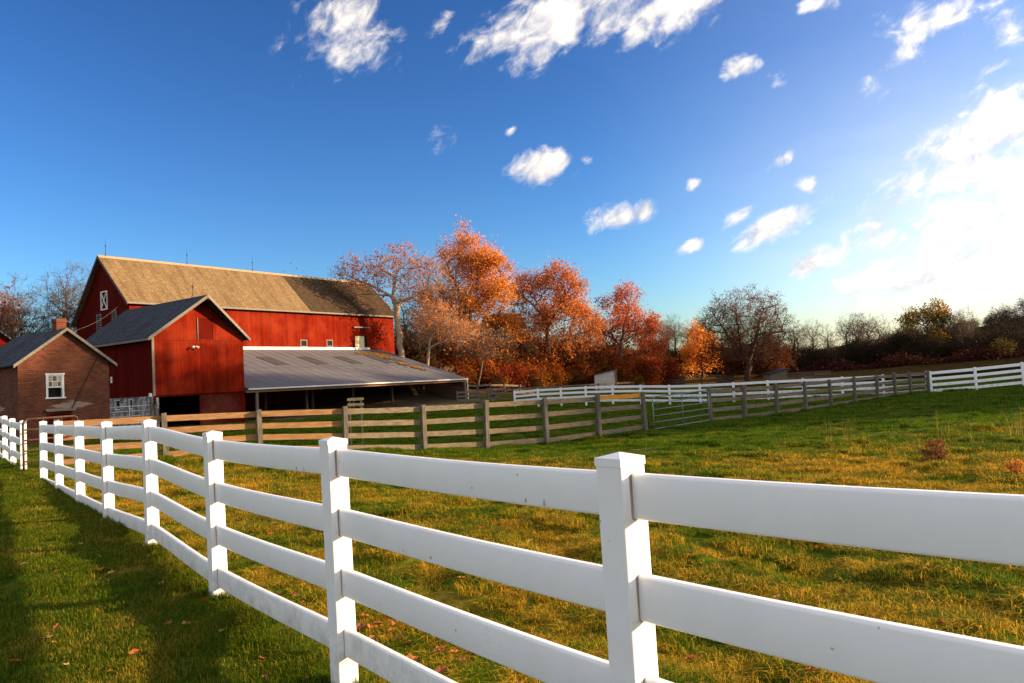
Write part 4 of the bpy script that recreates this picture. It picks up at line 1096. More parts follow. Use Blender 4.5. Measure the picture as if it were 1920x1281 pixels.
# ------------------------------------------------------------------ trees
def grow(rng, trunk, pts, far_first=12, path_w=0.45, up_pen=1.2, step=0.7, wiggle=0.10, bend=0.6):
    """trunk: polyline (k,3) with fork nodes; pts: targets in the crown. Returns nodes, parents, terminal mask."""
    cap = len(trunk) + len(pts) * 14 + 50
    P = np.zeros((cap, 3)); par = np.full(cap, -1); D = np.zeros((cap, 3)); pl = np.zeros(cap); ok = np.zeros(cap, bool)
    n = 0
    for i, p in enumerate(trunk):
        P[n] = p; par[n] = n - 1
        if i: d = P[n] - P[n - 1]; l = np.linalg.norm(d); D[n] = d / l; pl[n] = pl[n - 1] + l * 0.3
        else: D[n] = (0, 0, 1)
        ok[n] = i >= len(trunk) * 0.35
        n += 1
    c = trunk[-1]; dist = np.linalg.norm(pts - c, axis=1)
    order = np.argsort(-dist + rng.random(len(pts)) * dist.max() * 1.2)
    order = np.concatenate([order[:far_first], rng.permutation(order[far_first:])])
    term = []
    for idx in order:
        p = pts[idx]
        v = p - P[:n]; dd = np.linalg.norm(v, axis=1) + 1e-6
        cosang = (v * D[:n]).sum(1) / dd
        cost = dd * (1.0 + 0.5 * (1 - cosang)) + path_w * pl[:n] + up_pen * np.maximum(0, P[:n, 2] - p[2] + 0.15 * dd) + np.where(ok[:n], 0, 1e3)
        j = int(np.argmin(cost)); L = dd[j]
        k = max(1, int(round(L / step)))
        t0 = D[j] * L * bend; t1 = (p - P[j]) * 0.9 + np.array([0, 0, 0.18 * L])
        prev = j
        for s in range(1, k + 1):
            t = s / k; h00, h10, h01, h11 = 2*t**3 - 3*t*t + 1, t**3 - 2*t*t + t, -2*t**3 + 3*t*t, t**3 - t*t
            q = h00 * P[j] + h10 * t0 + h01 * p + h11 * t1
            if s < k: q = q + rng.normal(0, wiggle * step * 0.6, 3)
            if n >= cap: break
            P[n] = q; par[n] = prev; d = q - P[prev]; l = np.linalg.norm(d) + 1e-6; D[n] = d / l; pl[n] = pl[prev] + l; ok[n] = True
            prev = n; n += 1
        term.append(prev)
    return P[:n], par[:n], D[:n], np.array(term)

def radii(P, par, r_tip, r_base, p=1.95):
    n = len(P); acc = np.zeros(n); ch = np.zeros(n, int)
    for i in range(1, n): ch[par[i]] += 1
    r = np.zeros(n)
    for i in range(n - 1, -1, -1):
        r[i] = acc[i] ** (1 / p) if ch[i] else r_tip
        if par[i] >= 0: acc[par[i]] += r[i] ** p
    return r_tip + (r - r_tip) * (r_base - r_tip) / max(1e-6, r[0] - r_tip)

def tubes(P, par, D, R, k=5):
    """frustums along every edge; the main child shares the ring of its parent"""
    idx = np.arange(1, len(P)); pa = par[1:]
    ref = np.where(np.abs(D[:, 2:3]) > 0.9, np.array([[1.0, 0, 0]]), np.array([[0, 0, 1.0]]))
    A = np.cross(D, ref); A /= np.linalg.norm(A, axis=1)[:, None] + 1e-9; B = np.cross(D, A)
    ang = np.arange(k) * 2 * math.pi / k; ca, sa = np.cos(ang)[None, :, None], np.sin(ang)[None, :, None]
    ring1 = P[idx][:, None] + R[idx][:, None, None] * (A[idx][:, None] * ca + B[idx][:, None] * sa)
    # start ring: parent's radius, limited for thin side shoots, parent's frame turned to own direction
    rs = np.minimum(R[pa], R[idx] * 1.35)
    ring0 = P[pa][:, None] - D[idx][:, None] * (rs * 0.3)[:, None, None] + rs[:, None, None] * (A[idx][:, None] * ca + B[idx][:, None] * sa)
    V = np.concatenate([ring0, ring1], 1).reshape(-1, 3)
    b = (np.arange(len(idx)) * 2 * k)[:, None]; i = np.arange(k)[None]; i2 = (np.arange(k)[None] + 1) % k
    F = np.stack([b + i, b + i2, b + k + i2, b + k + i], -1).reshape(-1, 4)
    return V, F

def twig_mesh(rng, S, Dr, n_per, length, r, spread=0.8, up=0.15, sub=0):
    """3-sided spikes from points S along Dr; returns V, F(tri), tip positions"""
    S = np.repeat(S, n_per, 0); Dr = np.repeat(Dr, n_per, 0)
    d = Dr + rng.normal(0, spread, Dr.shape) + np.array([0, 0, up]); d /= np.linalg.norm(d, axis=1)[:, None]
    L = length * rng.uniform(0.5, 1.2, len(S)); T = S + d * L[:, None]
    ref = rng.normal(0, 1, d.shape); a = np.cross(d, ref); a /= np.linalg.norm(a, axis=1)[:, None] + 1e-9; b = np.cross(d, a)
    V = np.stack([S + a * r, S - 0.5 * a * r + 0.87 * b * r, S - 0.5 * a * r - 0.87 * b * r, T], 1).reshape(-1, 3)
    o = (np.arange(len(S)) * 4)[:, None]
    F = (o[:, :, None] + np.array([[[0, 1, 3], [1, 2, 3], [2, 0, 3]]])).reshape(-1, 3)
    if sub:
        t = rng.uniform(0.35, 0.95, len(S))[:, None]
        V2, F2, T2, S2 = twig_mesh(rng, S + (T - S) * t, d, sub, length * 0.55, r * 0.7, spread, up)
        return np.concatenate([V, V2]), np.concatenate([F, F2 + len(V)]), np.concatenate([T, T2]), np.concatenate([S, S2])
    return V, F, T, S

def leaf_mesh(rng, C, size, rnd=None, droop=0.0, asp=0.7):
    n = len(C); u = rng.normal(0, 1, (n, 3)); u[:, 2] -= droop; u /= np.linalg.norm(u, axis=1)[:, None]
    w = np.cross(u, rng.normal(0, 1, (n, 3))); w /= np.linalg.norm(w, axis=1)[:, None] + 1e-9
    nn = np.cross(u, w)
    s = (size * rng.uniform(0.4, 1.5, n))[:, None]
    V = np.stack([C - u * s * .5, C + w * s * asp * .5 + nn * s * .10, C + u * s * .5, C - w * s * asp * .5 + nn * s * .10], 1).reshape(-1, 3)
    F = np.arange(4 * n).reshape(-1, 4)
    return V, F, (rng.random(n) if rnd is None else rnd)

def crown_points(rng, blobs, n, shell=0.35):
    """points in a union of ellipsoids (cx,cy,cz,rx,ry,rz,weight), denser towards the surface"""
    w = np.array([b[6] for b in blobs], float); w /= w.sum(); out = []
    for b, c in zip(blobs, rng.multinomial(n, w)):
        d = rng.normal(0, 1, (c, 3)); d /= np.linalg.norm(d, axis=1)[:, None]
        rr = rng.random(c) ** (shell) * rng.uniform(0.85, 1.0, c)
        out.append(np.array(b[:3]) + d * rr[:, None] * np.array(b[3:6]))
    return np.concatenate(out)

def lumpy(seed, blobs, k=9, size=.42):
    """adds smaller lobes over the surface of the given ones so the outline is uneven"""
    rg = np.random.default_rng(seed); out = [tuple(b) for b in blobs]
    for b in blobs:
        for _ in range(k):
            d = rg.normal(0, 1, 3); d /= np.linalg.norm(d); s = size * rg.uniform(.5, 1.15)
            c = np.array(b[:3]) + d * np.array(b[3:6]) * rg.uniform(.75, 1.12)
            out.append((*c, b[3] * s, b[4] * s, b[5] * s, b[6] * s * .55))
    return out

def make_tree(name, seed, H, r_base, blobs, n_pts, trunk, bark, leafmat=None, n_leaf=0, leaf=0.28, leaf_spread=0.45, twig_n=4, twig_len=0.8, twig_sub=2, twig_r=0.012, label='', cat='tree', group=None,
              far_first=14, path_w=0.4, up_pen=1.2, step=0.8, wiggle=0.12, leaf_top=None, tip=0.012, droop=0.0, sides=5, twig_up=0.15, bend=0.6, rp=1.95, gap=None):
    rng = np.random.default_rng(seed)
    pts = crown_points(rng, blobs, n_pts); pts = pts[pts[:, 2] > 0.4]
    P, par, D, term = grow(rng, np.array(trunk, float), pts, far_first, path_w, up_pen, step, wiggle, bend)
    R = radii(P, par, tip, r_base, rp)
    R[0] *= 1.25
    V, F = tubes(P, par, D, R, sides)
    root = empty(name, (0, 0, 0), 0, label, cat, group)
    tr = obj('trunk', fast_mesh('trunk', V, F, True), bark, root)
    thin = np.concatenate([term, rng.choice(np.where(R < tip * 3.5)[0], size=min(len(term), int((R < tip * 3.5).sum())), replace=False)]) if (R < tip * 3.5).sum() > 5 else term
    TV, TF, tips, starts = twig_mesh(rng, P[thin], D[thin], twig_n, twig_len, twig_r, 0.75, twig_up, twig_sub)
    cr = None
    if n_leaf:
        pick = rng.integers(0, len(tips), n_leaf)
        if leaf_top is not None:
            zz = tips[:, 2]; wt = np.clip((zz - leaf_top[0]) / max(.1, leaf_top[1] - leaf_top[0]), 0.02, 1); wt /= wt.sum(); pick = rng.choice(len(tips), n_leaf, p=wt)
        t = rng.random(n_leaf)[:, None]
        C = starts[pick] * (1 - t) + tips[pick] * t + rng.normal(0, leaf_spread, (n_leaf, 3))
        if gap is not None: C = C[np.hypot((C[:, 0] - gap[0]) / gap[2], (C[:, 2] - gap[1]) / gap[3]) > 1]     # a thin place in the crown
        LV, LF, rn = leaf_mesh(rng, C, leaf, None, droop)
        me = fast_mesh('crown', LV, LF, False, rn)
        cr = obj('crown', me, leafmat, root)
    tw = obj('twigs' if n_leaf else 'crown', fast_mesh('twigs', TV, TF), bark, cr if cr else root)
    return root

def m_bark(name, a, b):
    t = NT(name); n = t.noise(t.coord('Object', (3, 3, .6)), 3, 6, 0.7)
    return t.base(t.ramp(n, [(0.3, a), (0.7, b)]), 0.9, 0, 0.15)
M['bark'] = m_bark('grey_bark', (0.065, 0.048, 0.035), (0.17, 0.13, 0.095))
M['barkpale'] = m_bark('pale_bark', (0.17, 0.125, 0.085), (0.42, 0.33, 0.24))
M['barkdark'] = m_bark('dark_bark', (0.028, 0.020, 0.015), (0.075, 0.055, 0.04))
M['barkwarm'] = m_bark('warm_brown_bark', (0.04, 0.022, 0.014), (0.11, 0.06, 0.038))
M['l_russet'] = m_leaves('reddish_brown_last_leaves', [(0.0, (0.10, 0.03, 0.014)), (0.6, (0.26, 0.075, 0.03)), (1.0, (0.42, 0.13, 0.05))], 0.35)
M['l_orange'] = m_leaves('orange_leaves', [(0.0, (0.36, 0.10, 0.020)), (0.35, (0.70, 0.24, 0.040)), (0.7, (0.82, 0.37, 0.06)), (1.0, (0.74, 0.22, 0.05))], 0.5)
M['l_rust'] = m_leaves('rust_orange_leaves', [(0.0, (0.24, 0.045, 0.014)), (0.4, (0.60, 0.17, 0.035)), (0.75, (0.76, 0.29, 0.06)), (1.0, (0.60, 0.15, 0.04))], 0.5)
M['l_red'] = m_leaves('red_orange_leaves', [(0.0, (0.22, 0.026, 0.012)), (0.4, (0.56, 0.11, 0.030)), (0.8, (0.72, 0.21, 0.05)), (1.0, (0.54, 0.075, 0.03))], 0.5)
M['l_pink'] = m_leaves('brown_red_seed_leaves', [(0.0, (0.22, 0.05, 0.03)), (0.6, (0.40, 0.10, 0.06)), (1.0, (0.50, 0.17, 0.09))], 0.3)
M['l_seed'] = m_leaves('pale_orange_seed_leaves', [(0.0, (0.30, 0.08, 0.03)), (0.6, (0.52, 0.17, 0.06)), (1.0, (0.62, 0.27, 0.10))], 0.35)
M['l_dusk'] = m_leaves('grey_brown_wood_leaves', [(0.0, (0.014, 0.010, 0.006)), (0.6, (0.036, 0.025, 0.014)), (1.0, (0.07, 0.04, 0.018))], 0.2)
M['l_yellow'] = m_leaves('yellow_leaves', [(0.0, (0.12, 0.07, 0.005)), (0.5, (0.33, 0.18, 0.010)), (1.0, (0.46, 0.27, 0.015))], 0.45)
M['l_brown'] = m_leaves('brown_brush_leaves', [(0.0, (0.022, 0.012, 0.005)), (0.5, (0.065, 0.032, 0.011)), (1.0, (0.15, 0.055, 0.013))], 0.25)
M['l_oak'] = m_leaves('dull_russet_leaves', [(0.0, (0.04, 0.012, 0.005)), (0.5, (0.12, 0.034, 0.009)), (1.0, (0.23, 0.07, 0.012))], 0.25)
M['l_green'] = m_leaves('dark_evergreen_leaves', [(0.0, (0.008, 0.014, 0.005)), (0.6, (0.024, 0.036, 0.010)), (1.0, (0.06, 0.065, 0.014))], 0.15)
M['l_olive'] = m_leaves('olive_brown_leaves', [(0.0, (0.035, 0.028, 0.006)), (0.6, (0.12, 0.080, 0.014)), (1.0, (0.22, 0.13, 0.02))], 0.3)

def put(root, x, y, rz=0.0, s=1.0, dz=-0.05):
    root.location = (x, y, gz(x, y) + dz); root.rotation_euler = (0, 0, rz); root.scale = (s, s, s)
    return root
def trunk_line(h, lean=(0, 0), n=7, bend=0.15, seed=0):
    r = random.Random(seed); pts = []
    for i in range(n):
        t = i / (n - 1); pts.append((lean[0] * t + (r.uniform(-bend, bend) if 0 < i else 0), lean[1] * t + (r.uniform(-bend, bend) if 0 < i else 0), h * t))
    return pts

# the tree at the barn's end: pale twin trunk, few reddish leaves left at the tips
put(make_tree('bare_tree', 11, 13, 0.33, [(-3.8, 0, 10.6, 2.7, 2.4, 2.4, 1.0), (0.0, 0.3, 11.6, 3.2, 2.6, 2.3, 1.3), (3.0, 0, 10.4, 2.4, 2.2, 2.6, .8), (-5.2, 0, 11.0, 1.6, 1.4, 1.4, .3), (-.8, 0, 8.8, 3.0, 2.0, 1.6, .5)], 440, trunk_line(8.2, (-.5, 0), 12, .10, 1), M['barkpale'], M['l_seed'], 3600, 0.19, 0.16,
              2, 0.85, 1, 0.012, label='tall pale bare tree with few reddish leaves at the end of the red barn', group='bare trees', far_first=40, path_w=0.02, up_pen=3.2, tip=0.012, wiggle=.16, bend=.45, rp=1.75), -10.9, 75.2)
put(make_tree('bare_tree', 12, 9, 0.15, [(1.2, 0, 6.4, 2.6, 1.8, 2.0, 1), (3.0, 0, 4.8, 2.2, 1.6, 1.5, .6)], 260, trunk_line(4.6, (.7, 0), 9, .06, 2), M['barkpale'], M['l_rust'], 2200, .18, .3, twig_n=3, twig_len=.8, twig_sub=2,
              label='slim pale bare tree leaning right beside the tall one at the barn end', group='bare trees', far_first=26, path_w=.03, up_pen=2.8, bend=.3, rp=1.7), -8.9, 76.0)
# bare bent branch on the bank
put(make_tree('fallen_branch', 13, 2, 0.06, [(1.2, 0, 1.2, 1.3, .5, .6, 1)], 14, trunk_line(1.0, (.2, 0), 5, .08, 3), M['barkpale'], None, 0, twig_n=2, twig_len=.6, twig_sub=1, label='pale bent dead branch arching over the leafy bank', cat='branch', step=.35, wiggle=.02), -8.1, 77.2)

# big autumn trees
put(make_tree('maple_tree', 21, 19, 0.40, lumpy(1, [(0.4, 0, 11.6, 3.7, 3.7, 4.6, 1.5), (3.2, 0, 8.4, 3.2, 3.4, 3.8, 1.1), (-2.0, 0, 8.0, 3.4, 3.4, 3.6, .9), (1.8, 0, 14.6, 2.5, 2.6, 2.7, .8), (-.8, 0, 14.8, 1.9, 2.0, 2.2, .4), (3.6, -.5, 12.4, 2.2, 2.4, 2.4, .7), (.8, 0, 4.6, 4.4, 3.4, 2.4, .7)]), 760, trunk_line(6.5, (.8, 0), 8, .15, 4), M['bark'], M['l_orange'], 32000, 0.20, 0.30,
              3, 0.9, 2, label='tallest bright orange maple on the bank beside the barn', group='autumn trees', far_first=26, path_w=.15, up_pen=2.2, gap=(3.7, 5.9, 1.15, 1.0)), -5.6, 92, 0, 1.04)
put(make_tree('maple_tree', 22, 16, 0.34, lumpy(2, [(0.0, 0, 10.8, 3.8, 3.7, 3.6, 1.4), (3.2, 0, 8.2, 3.2, 3.2, 3.2, 1.0), (-2.6, 0, 8.0, 2.9, 3.0, 3.2, .9), (3.4, 0, 11.0, 2.0, 2.2, 2.2, .5), (-2.6, 0, 11.6, 1.8, 2, 2.0, .45), (.6, 0, 13.2, 2.2, 2, 1.9, .5), (.6, 0, 5.0, 4.8, 3.4, 2.4, .7)]), 700, trunk_line(6.4, (.1, 0), 8, .10, 5), M['bark'], M['l_rust'], 23000, 0.20, 0.28,
              3, 0.9, 2, label='rust orange maple with a dark straight trunk on the bank', group='autumn trees', far_first=26, path_w=.15, up_pen=2.2), 4.4, 96, 0, 1.06)
put(make_tree('maple_tree', 23, 13.6, 0.32, lumpy(3, [(0.4, 0, 9.0, 3.2, 3.1, 3.3, 1.3), (-2.7, 0, 6.8, 2.6, 2.6, 2.6, .7), (3.1, 0, 6.2, 2.7, 2.6, 2.6, .8), (1.3, 0, 11.6, 1.5, 1.6, 1.9, .4), (4.6, 0, 8.2, 1.3, 1.5, 1.2, .35), (.2, 0, 4.2, 4.4, 3.0, 2.0, .6)]), 560, trunk_line(4.6, (.1, 0), 7, .10, 6), M['bark'], M['l_red'], 17500, 0.20, 0.27,
              3, 0.8, 2, label='red orange maple standing at the right end of the bank', group='autumn trees', far_first=22, path_w=.15, up_pen=2.0), 14.5, 102.5, 0, 1.05)
put(make_tree('maple_tree', 24, 9.2, 0.2, lumpy(4, [(0, 0, 5.0, 2.9, 2.8, 3.0, 1.2), (-.8, 0, 3.0, 3.0, 2.8, 2.2, .9), (-.6, 0, 7.4, 1.4, 1.6, 1.6, .4)]), 300, trunk_line(3.0, (0, 0), 6, .08, 7), M['barkdark'], M['l_orange'], 10500, 0.22, 0.26,
              3, 0.7, 1, label='small glowing orange tree left of the round bare tree', group='autumn trees', path_w=.2), 29.3, 118)
# the round bare tree in the paddock
put(make_tree('bare_tree', 31, 13.4, 0.44, [(0.0, 0, 8.4, 6.3, 5.2, 4.7, 1.6), (-3.0, 0, 7.6, 3.5, 4.2, 3.4, .8), (3.2, 0, 7.2, 3.4, 4.2, 3.2, .8), (.2, 0, 4.4, 5.2, 4.2, 1.7, .5)], 1500, trunk_line(1.9, (0, 0), 5, .04, 8), M['barkwarm'], M['l_russet'], 5200, 0.15, 0.16,
              3, 0.75, 2, 0.011, label='round crowned bare tree with a dark trunk in the far paddock', group='bare trees', far_first=110, path_w=.0, up_pen=2.2, leaf_top=(7.0, 12.4), tip=.013, wiggle=.14, bend=.35, rp=1.7), 30.8, 100)
put(make_tree('shrub_tree', 32, 6.6, 0.16, lumpy(5, [(0, 0, 3.8, 3.8, 3, 2.8, 1), (-3.6, 0, 3.6, 2.8, 2.6, 2.5, .6), (2.4, 0, 2.8, 2.8, 2.6, 2.2, .6)], 6), 340, trunk_line(1.6, (0, 0), 5, .05, 9), M['barkdark'], M['l_oak'], 12500, 0.2, 0.3,
              3, .7, 1, label='low russet leaved tree behind the round bare tree', cat='tree', group='autumn trees'), 34.2, 107, 0, 1.12)
# slender leaning tree in front of the maples
put(make_tree('bare_tree', 33, 7.6, 0.12, [(-.6, 0, 5.2, 2.2, 1.6, 1.8, .8), (2.4, 0, 5.6, 1.9, 1.6, 1.4, .7), (1.0, 0, 3.8, 1.6, 1.2, .7, .3)], 210, trunk_line(3.0, (.75, 0), 7, .04, 10), M['bark'], M['l_rust'], 700, .18, .3,
              3, .7, 1, label='slender bare tree leaning in front of the orange maples', group='bare trees', far_first=14, path_w=.15), -4.1, 82.5)

# generic woodland kinds, each built once and copied
def bare_kind(seed, H, spread, lbl, nm='bare_tree', bark='bark', pts=260, grp='bare trees', lo=.3, twn=3, r=None):
    return make_tree(nm, seed, H, r or H * .017, [(0, 0, H * (lo + .35), spread, spread, H * .33, 1.0), (spread * .4, .2, H * .62, spread * .7, spread * .7, H * .22, .5), (-spread * .4, -.2, H * .58, spread * .7, spread * .7, H * .22, .5)], pts,
                     trunk_line(H * .55, (random.uniform(-.3, .3), 0), 8, .12, seed), M[bark], None, 0, twig_n=twn, twig_len=.9, twig_sub=2, twig_r=.013, label=lbl, group=grp, far_first=12, path_w=.35, up_pen=2.0)
def bush_kind(seed, H, W, mat, n_leaf, lbl, nm='autumn_shrub', cat='shrub', grp='shrubs on the bank', leaf=.2, bark='barkdark', pts=110, spread=.28):
    return make_tree(nm, seed, H, .05, [(0, 0, H * .52, W, W * .8, H * .46, 1.0), (W * .5, 0, H * .4, W * .7, W * .7, H * .38, .5), (-W * .5, 0, H * .38, W * .7, W * .7, H * .36, .5)], pts, trunk_line(H * .3, (0, 0), 4, .03, seed), M[bark], M[mat], n_leaf, leaf, spread,
                     3, .5, 1, label=lbl, cat=cat, group=grp, far_first=10, up_pen=.8, step=.5)
R5 = random.Random(5)
def scatter(proto, spots, labels=None):
    for i, (x, y, s) in enumerate(spots):
        r = proto if i == 0 else copy_tree(proto, (0, 0, 0))
        if labels: r['label'] = labels[i]
        put(r, x, y, R5.uniform(0, 6.28), s)
        r.scale = (s * R5.uniform(.92, 1.1), s * R5.uniform(.92, 1.1), s * R5.uniform(.93, 1.07))

# bare trees around the maples and behind the barn
scatter(bare_kind(41, 15, 3.6, 'grey bare tree rising among the orange maples behind the barn end'), [(-10.5, 96, 1.05), (-7.5, 98, 1.12), (-13.0, 92, .85), (1.5, 104, .8)], ['grey bare tree close behind the tall pale tree at the barn end', 'tall grey bare tree rising beside the top of the tallest orange maple', 'short grey bare tree just past the far end of the barn roof', 'grey bare tree showing between the tallest and the rust orange maples'])
scatter(bare_kind(42, 11, 3.2, 'bare tree whose crown shows above the barn ridge', bark='barkpale'), [(-21.8, 84, .86), (-17.5, 90, .8)], ['bare tree with a spreading crown showing above the dark end of the barn ridge', 'smaller bare tree above the barn ridge, half behind the tall pale tree'])
scatter(bush_kind(43, 4.2, 2.4, 'l_yellow', 1500, 'golden yellow tree top just above the barn ridge', 'yellow_tree', 'tree', 'autumn trees', .28), [(-19.8, 83, 1.55)])
scatter(bush_kind(44, 4.2, 2.4, 'l_olive', 1300, 'olive green tree top just above the barn ridge', 'olive_tree', 'tree', 'autumn trees', .28), [(-23.2, 86, 1.4), (-26, 84, 1.25)], ['olive green tree top beside the golden one above the barn ridge', 'lower olive green tree top barely clearing the barn ridge'])
# slim dark trunks inside the thicket
scatter(bare_kind(45, 10, 2.0, 'slim dark sapling in the thicket below the maples', 'sapling', 'barkdark', 110, 'saplings in the thicket', .2, 3, .09), [(-8.2, 86, .9), (-6.2, 85.5, .8), (-4.4, 88, 1.0), (-1.2, 90, .8), (1.6, 93, .8), (7.6, 98, .8), (10.2, 100, .85), (17.4, 105, .8), (-9.8, 81, .8), (-2.4, 96, 1.1), (12.6, 108, 1.1), (8.6, 107, 1.0)])
# thicket on the bank
M['l_redbush'] = m_leaves('red_thicket_leaves', [(0.0, (0.06, 0.007, 0.003)), (0.45, (0.20, 0.024, 0.006)), (0.8, (0.36, 0.065, 0.012)), (1.0, (0.22, 0.024, 0.008))], 0.4)
M['l_rustbush'] = m_leaves('rusty_thicket_leaves', [(0.0, (0.07, 0.014, 0.003)), (0.45, (0.23, 0.052, 0.008)), (0.8, (0.40, 0.12, 0.014)), (1.0, (0.25, 0.05, 0.009))], 0.4)
sp_r = [(-7.4, 83, .9), (-2.6, 86.5, 1.1), (-.4, 88.5, 1.1), (2.4, 91.5, 1.0), (6.2, 95.5, .95), (9.6, 98, 1.1), (16.8, 101.5, 1.15), (12.6, 100.5, 1.0), (19.2, 104, 1.2), (-5.0, 87.5, 1.1), (21.0, 107, 1.2)]
scatter(bush_kind(46, 3.6, 2.2, 'l_redbush', 2400, 'dark red shrub in the thicket on the bank', leaf=.22), sp_r)
sp_o = [(-6.2, 81.5, .8), (-3.6, 84.8, 1.0), (.9, 90.0, 1.1), (4.6, 93.5, .95), (8.0, 96.8, 1.1), (14.6, 100.2, 1.1), (18.0, 102.2, .9), (3.4, 95.5, 1.4), (-1.4, 93, 1.6), (10.6, 103, 1.6), (17.0, 108, 1.5), (6.6, 101, 1.8), (-8.6, 90, 1.7), (1.0, 99, 1.9), (21.6, 110, 1.3)]
scatter(bush_kind(47, 3.6, 2.2, 'l_rustbush', 2400, 'rusty orange shrub in the thicket on the bank', leaf=.22), sp_o)
sp_y = [(-1.6, 86.2, .7), (3.2, 92.0, .8), (5.6, 94.2, .75), (10.8, 98.2, .7), (13.4, 99.0, .6), (16.0, 100.4, .7), (8.8, 99.5, 1.3), (11.8, 102.5, 1.5), (-4.8, 84.5, .7)]
scatter(bush_kind(48, 3.4, 2.0, 'l_yellow', 1700, 'golden yellow shrub in the thicket on the bank', leaf=.22), sp_y)
sp_b = [(-9.2, 79.5, .9), (-8.0, 84.5, 1.2), (-6.8, 88, 1.5), (-10.5, 86, 1.6), (-11.5, 90, 1.8), (-3.0, 89.5, 1.5), (.2, 95, 1.6), (5.4, 98.5, 1.6), (13.8, 106, 1.7), (19.8, 108.5, 1.5), (-8.8, 94, 2.0), (-12.5, 84.5, 1.5), (2.0, 88.8, .7), (7.2, 94.4, .7), (-2.0, 84.2, .6), (11.4, 97.2, .6), (-14, 90, 1.8), (4.2, 103, 1.9)]
scatter(bush_kind(49, 3.6, 2.2, 'l_brown', 1900, 'brown tangled shrub in the thicket on the bank', leaf=.2), sp_b)

scatter(bush_kind(56, 8.5, 3.2, 'l_rustbush', 6500, 'rusty thicket tree filling the gap behind the maples', 'thicket_tree', 'tree', 'thicket trees behind the maples', .26, pts=170, spread=.45), [(9.4, 108, 1.0), (19.6, 113, .85), (-11.0, 101, 1.0), (4.6, 110, .9)])
scatter(bush_kind(57, 8.0, 3.0, 'l_brown', 4800, 'brown thicket tree filling the gap behind the maples', 'thicket_tree', 'tree', 'thicket trees behind the maples', .26, pts=170, spread=.45), [(1.8, 108, 1.0), (12.6, 112, .95), (-7.6, 104, 1.1), (16.2, 116, .9), (-14.5, 97, 1.05), (23.5, 118, .8), (6.6, 114, 1.0)])

# left, behind the brick building
scatter(bare_kind(51, 13, 3.0, 'bare tree behind the brick building', bark='bark'), [(-43.6, 66, .95), (-41.4, 64, .9), (-39.4, 67, .98), (-37.2, 66, .95)], ['bare tree standing behind the dark red shed', 'bare tree between the dark red shed and the brick chimney', 'bare tree straight behind the brick chimney', 'bare tree between the brick chimney and the barn gable'])
put(make_tree('maple_tree', 52, 12, .2, [(0, 0, 8.5, 2.2, 2.2, 2.6, 1), (.8, 0, 6.4, 2.0, 2, 2, .6)], 200, trunk_line(5, (0, 0), 6, .1, 52), M['bark'], M['l_seed'], 1500, .22, .3, 3, .8, 2, label='salmon orange tree behind the dark red shed', group='autumn trees'), -41.0, 59.8, 0, .92)
scatter(bush_kind(53, 5.4, 2.0, 'l_olive', 3600, 'olive brown evergreen behind the brick building', 'evergreen_tree', 'tree', 'evergreens', .22, pts=140), [(-38.9, 58, 1.2), (-36.9, 58.5, .95)], ['olive brown evergreen standing over the roof of the dark red shed', 'smaller olive brown evergreen between the red shed and the brick chimney'])

# far wood along the field: bare crowns over dark brush
A_, Bk = [], []
rng = np.random.default_rng(77)
far_bare, far_brush, far_green = [], [], []
for i in range(30):
    t = i / 29; x = 30 + 52 * t + rng.uniform(-1, 1); y = 168 - 40 * t ** 1.3 + rng.uniform(0, 12)
    far_bare.append((x, y, rng.uniform(1.02, 1.3) * (1 - .22 * t)))
for i in range(46):
    t = i / 45; x = 24 + 62 * t + rng.uniform(-.8, .8); y = 166 - 44 * t ** 1.25 + rng.uniform(-1, 7)
    far_brush.append((x, y, rng.uniform(.88, 1.2) * (1 + .14 * t)))
    far_brush.append((x + .8, y + 9 + rng.uniform(0, 5), rng.uniform(.9, 1.15) * (1 + .16 * t)))
for i in range(40):
    t = i / 39; x = 60 + 62 * t + rng.uniform(-1, 1); far_brush.append((x, x * (1.62 - .06 * t) + 58 - 52 * t + rng.uniform(-4, 6), rng.uniform(.6, .85)))
for i in range(34):
    y = rng.uniform(136, 192); far_brush.append((y * rng.uniform(.645, .72), y, rng.uniform(.8, 1.2)))
for i in range(15):
    t = rng.random(); x = 36 + 46 * t; y = 166 - 36 * t + rng.uniform(-2, 8)
    far_green.append((x, y, rng.uniform(.8, 1.15)))
scatter(bare_kind(61, 10.5, 2.5, 'pale bare tree standing above the dark wood edge', bark='bark', pts=150, grp='trees of the far wood'), far_bare[::2])
scatter(bare_kind(62, 10.0, 2.1, 'narrow bare tree standing above the dark wood edge', bark='bark', pts=130, grp='trees of the far wood', lo=.36), far_bare[1::2])
scatter(bush_kind(63, 4.6, 2.4, 'l_dusk', 4200, 'dark brown brushy tree of the far wood edge', 'brush_tree', 'tree', 'trees of the far wood', .14), far_brush)
scatter(bush_kind(64, 6.2, 2.2, 'l_green', 2200, 'dark evergreen of the far wood edge', 'evergreen_tree', 'tree', 'trees of the far wood', .24), far_green)
put(make_tree('yellow_tree', 65, 10, .16, [(-1.2, 0, 7.6, 1.6, 1.6, 1.3, .8), (1.6, 0, 8.2, 2.0, 1.8, 1.8, 1.0), (-2.8, 0, 6.4, 1.3, 1.3, 1.5, .6), (1.0, 0, 4.6, 2.2, 2.0, 2.4, .8)], 220, trunk_line(5.5, (0, 0), 7, .1, 65), M['barkdark'], M['l_yellow'], 3800, .26, .26, 3, .7, 1, label='tall yellow tree standing above the far wood', group='trees of the far wood'), 74.3, 135.5, 0, 1.12)
put(make_tree('yellow_tree', 66, 9, .14, [(0, 0, 7.4, 2.0, 1.8, 1.4, 1.0)], 160, trunk_line(5.0, (0, 0), 7, .1, 66), M['barkdark'], M['l_olive'], 900, .24, .26, 3, .7, 2, label='thin olive tree right of the tall yellow one above the far wood', group='trees of the far wood'), 77.2, 135)
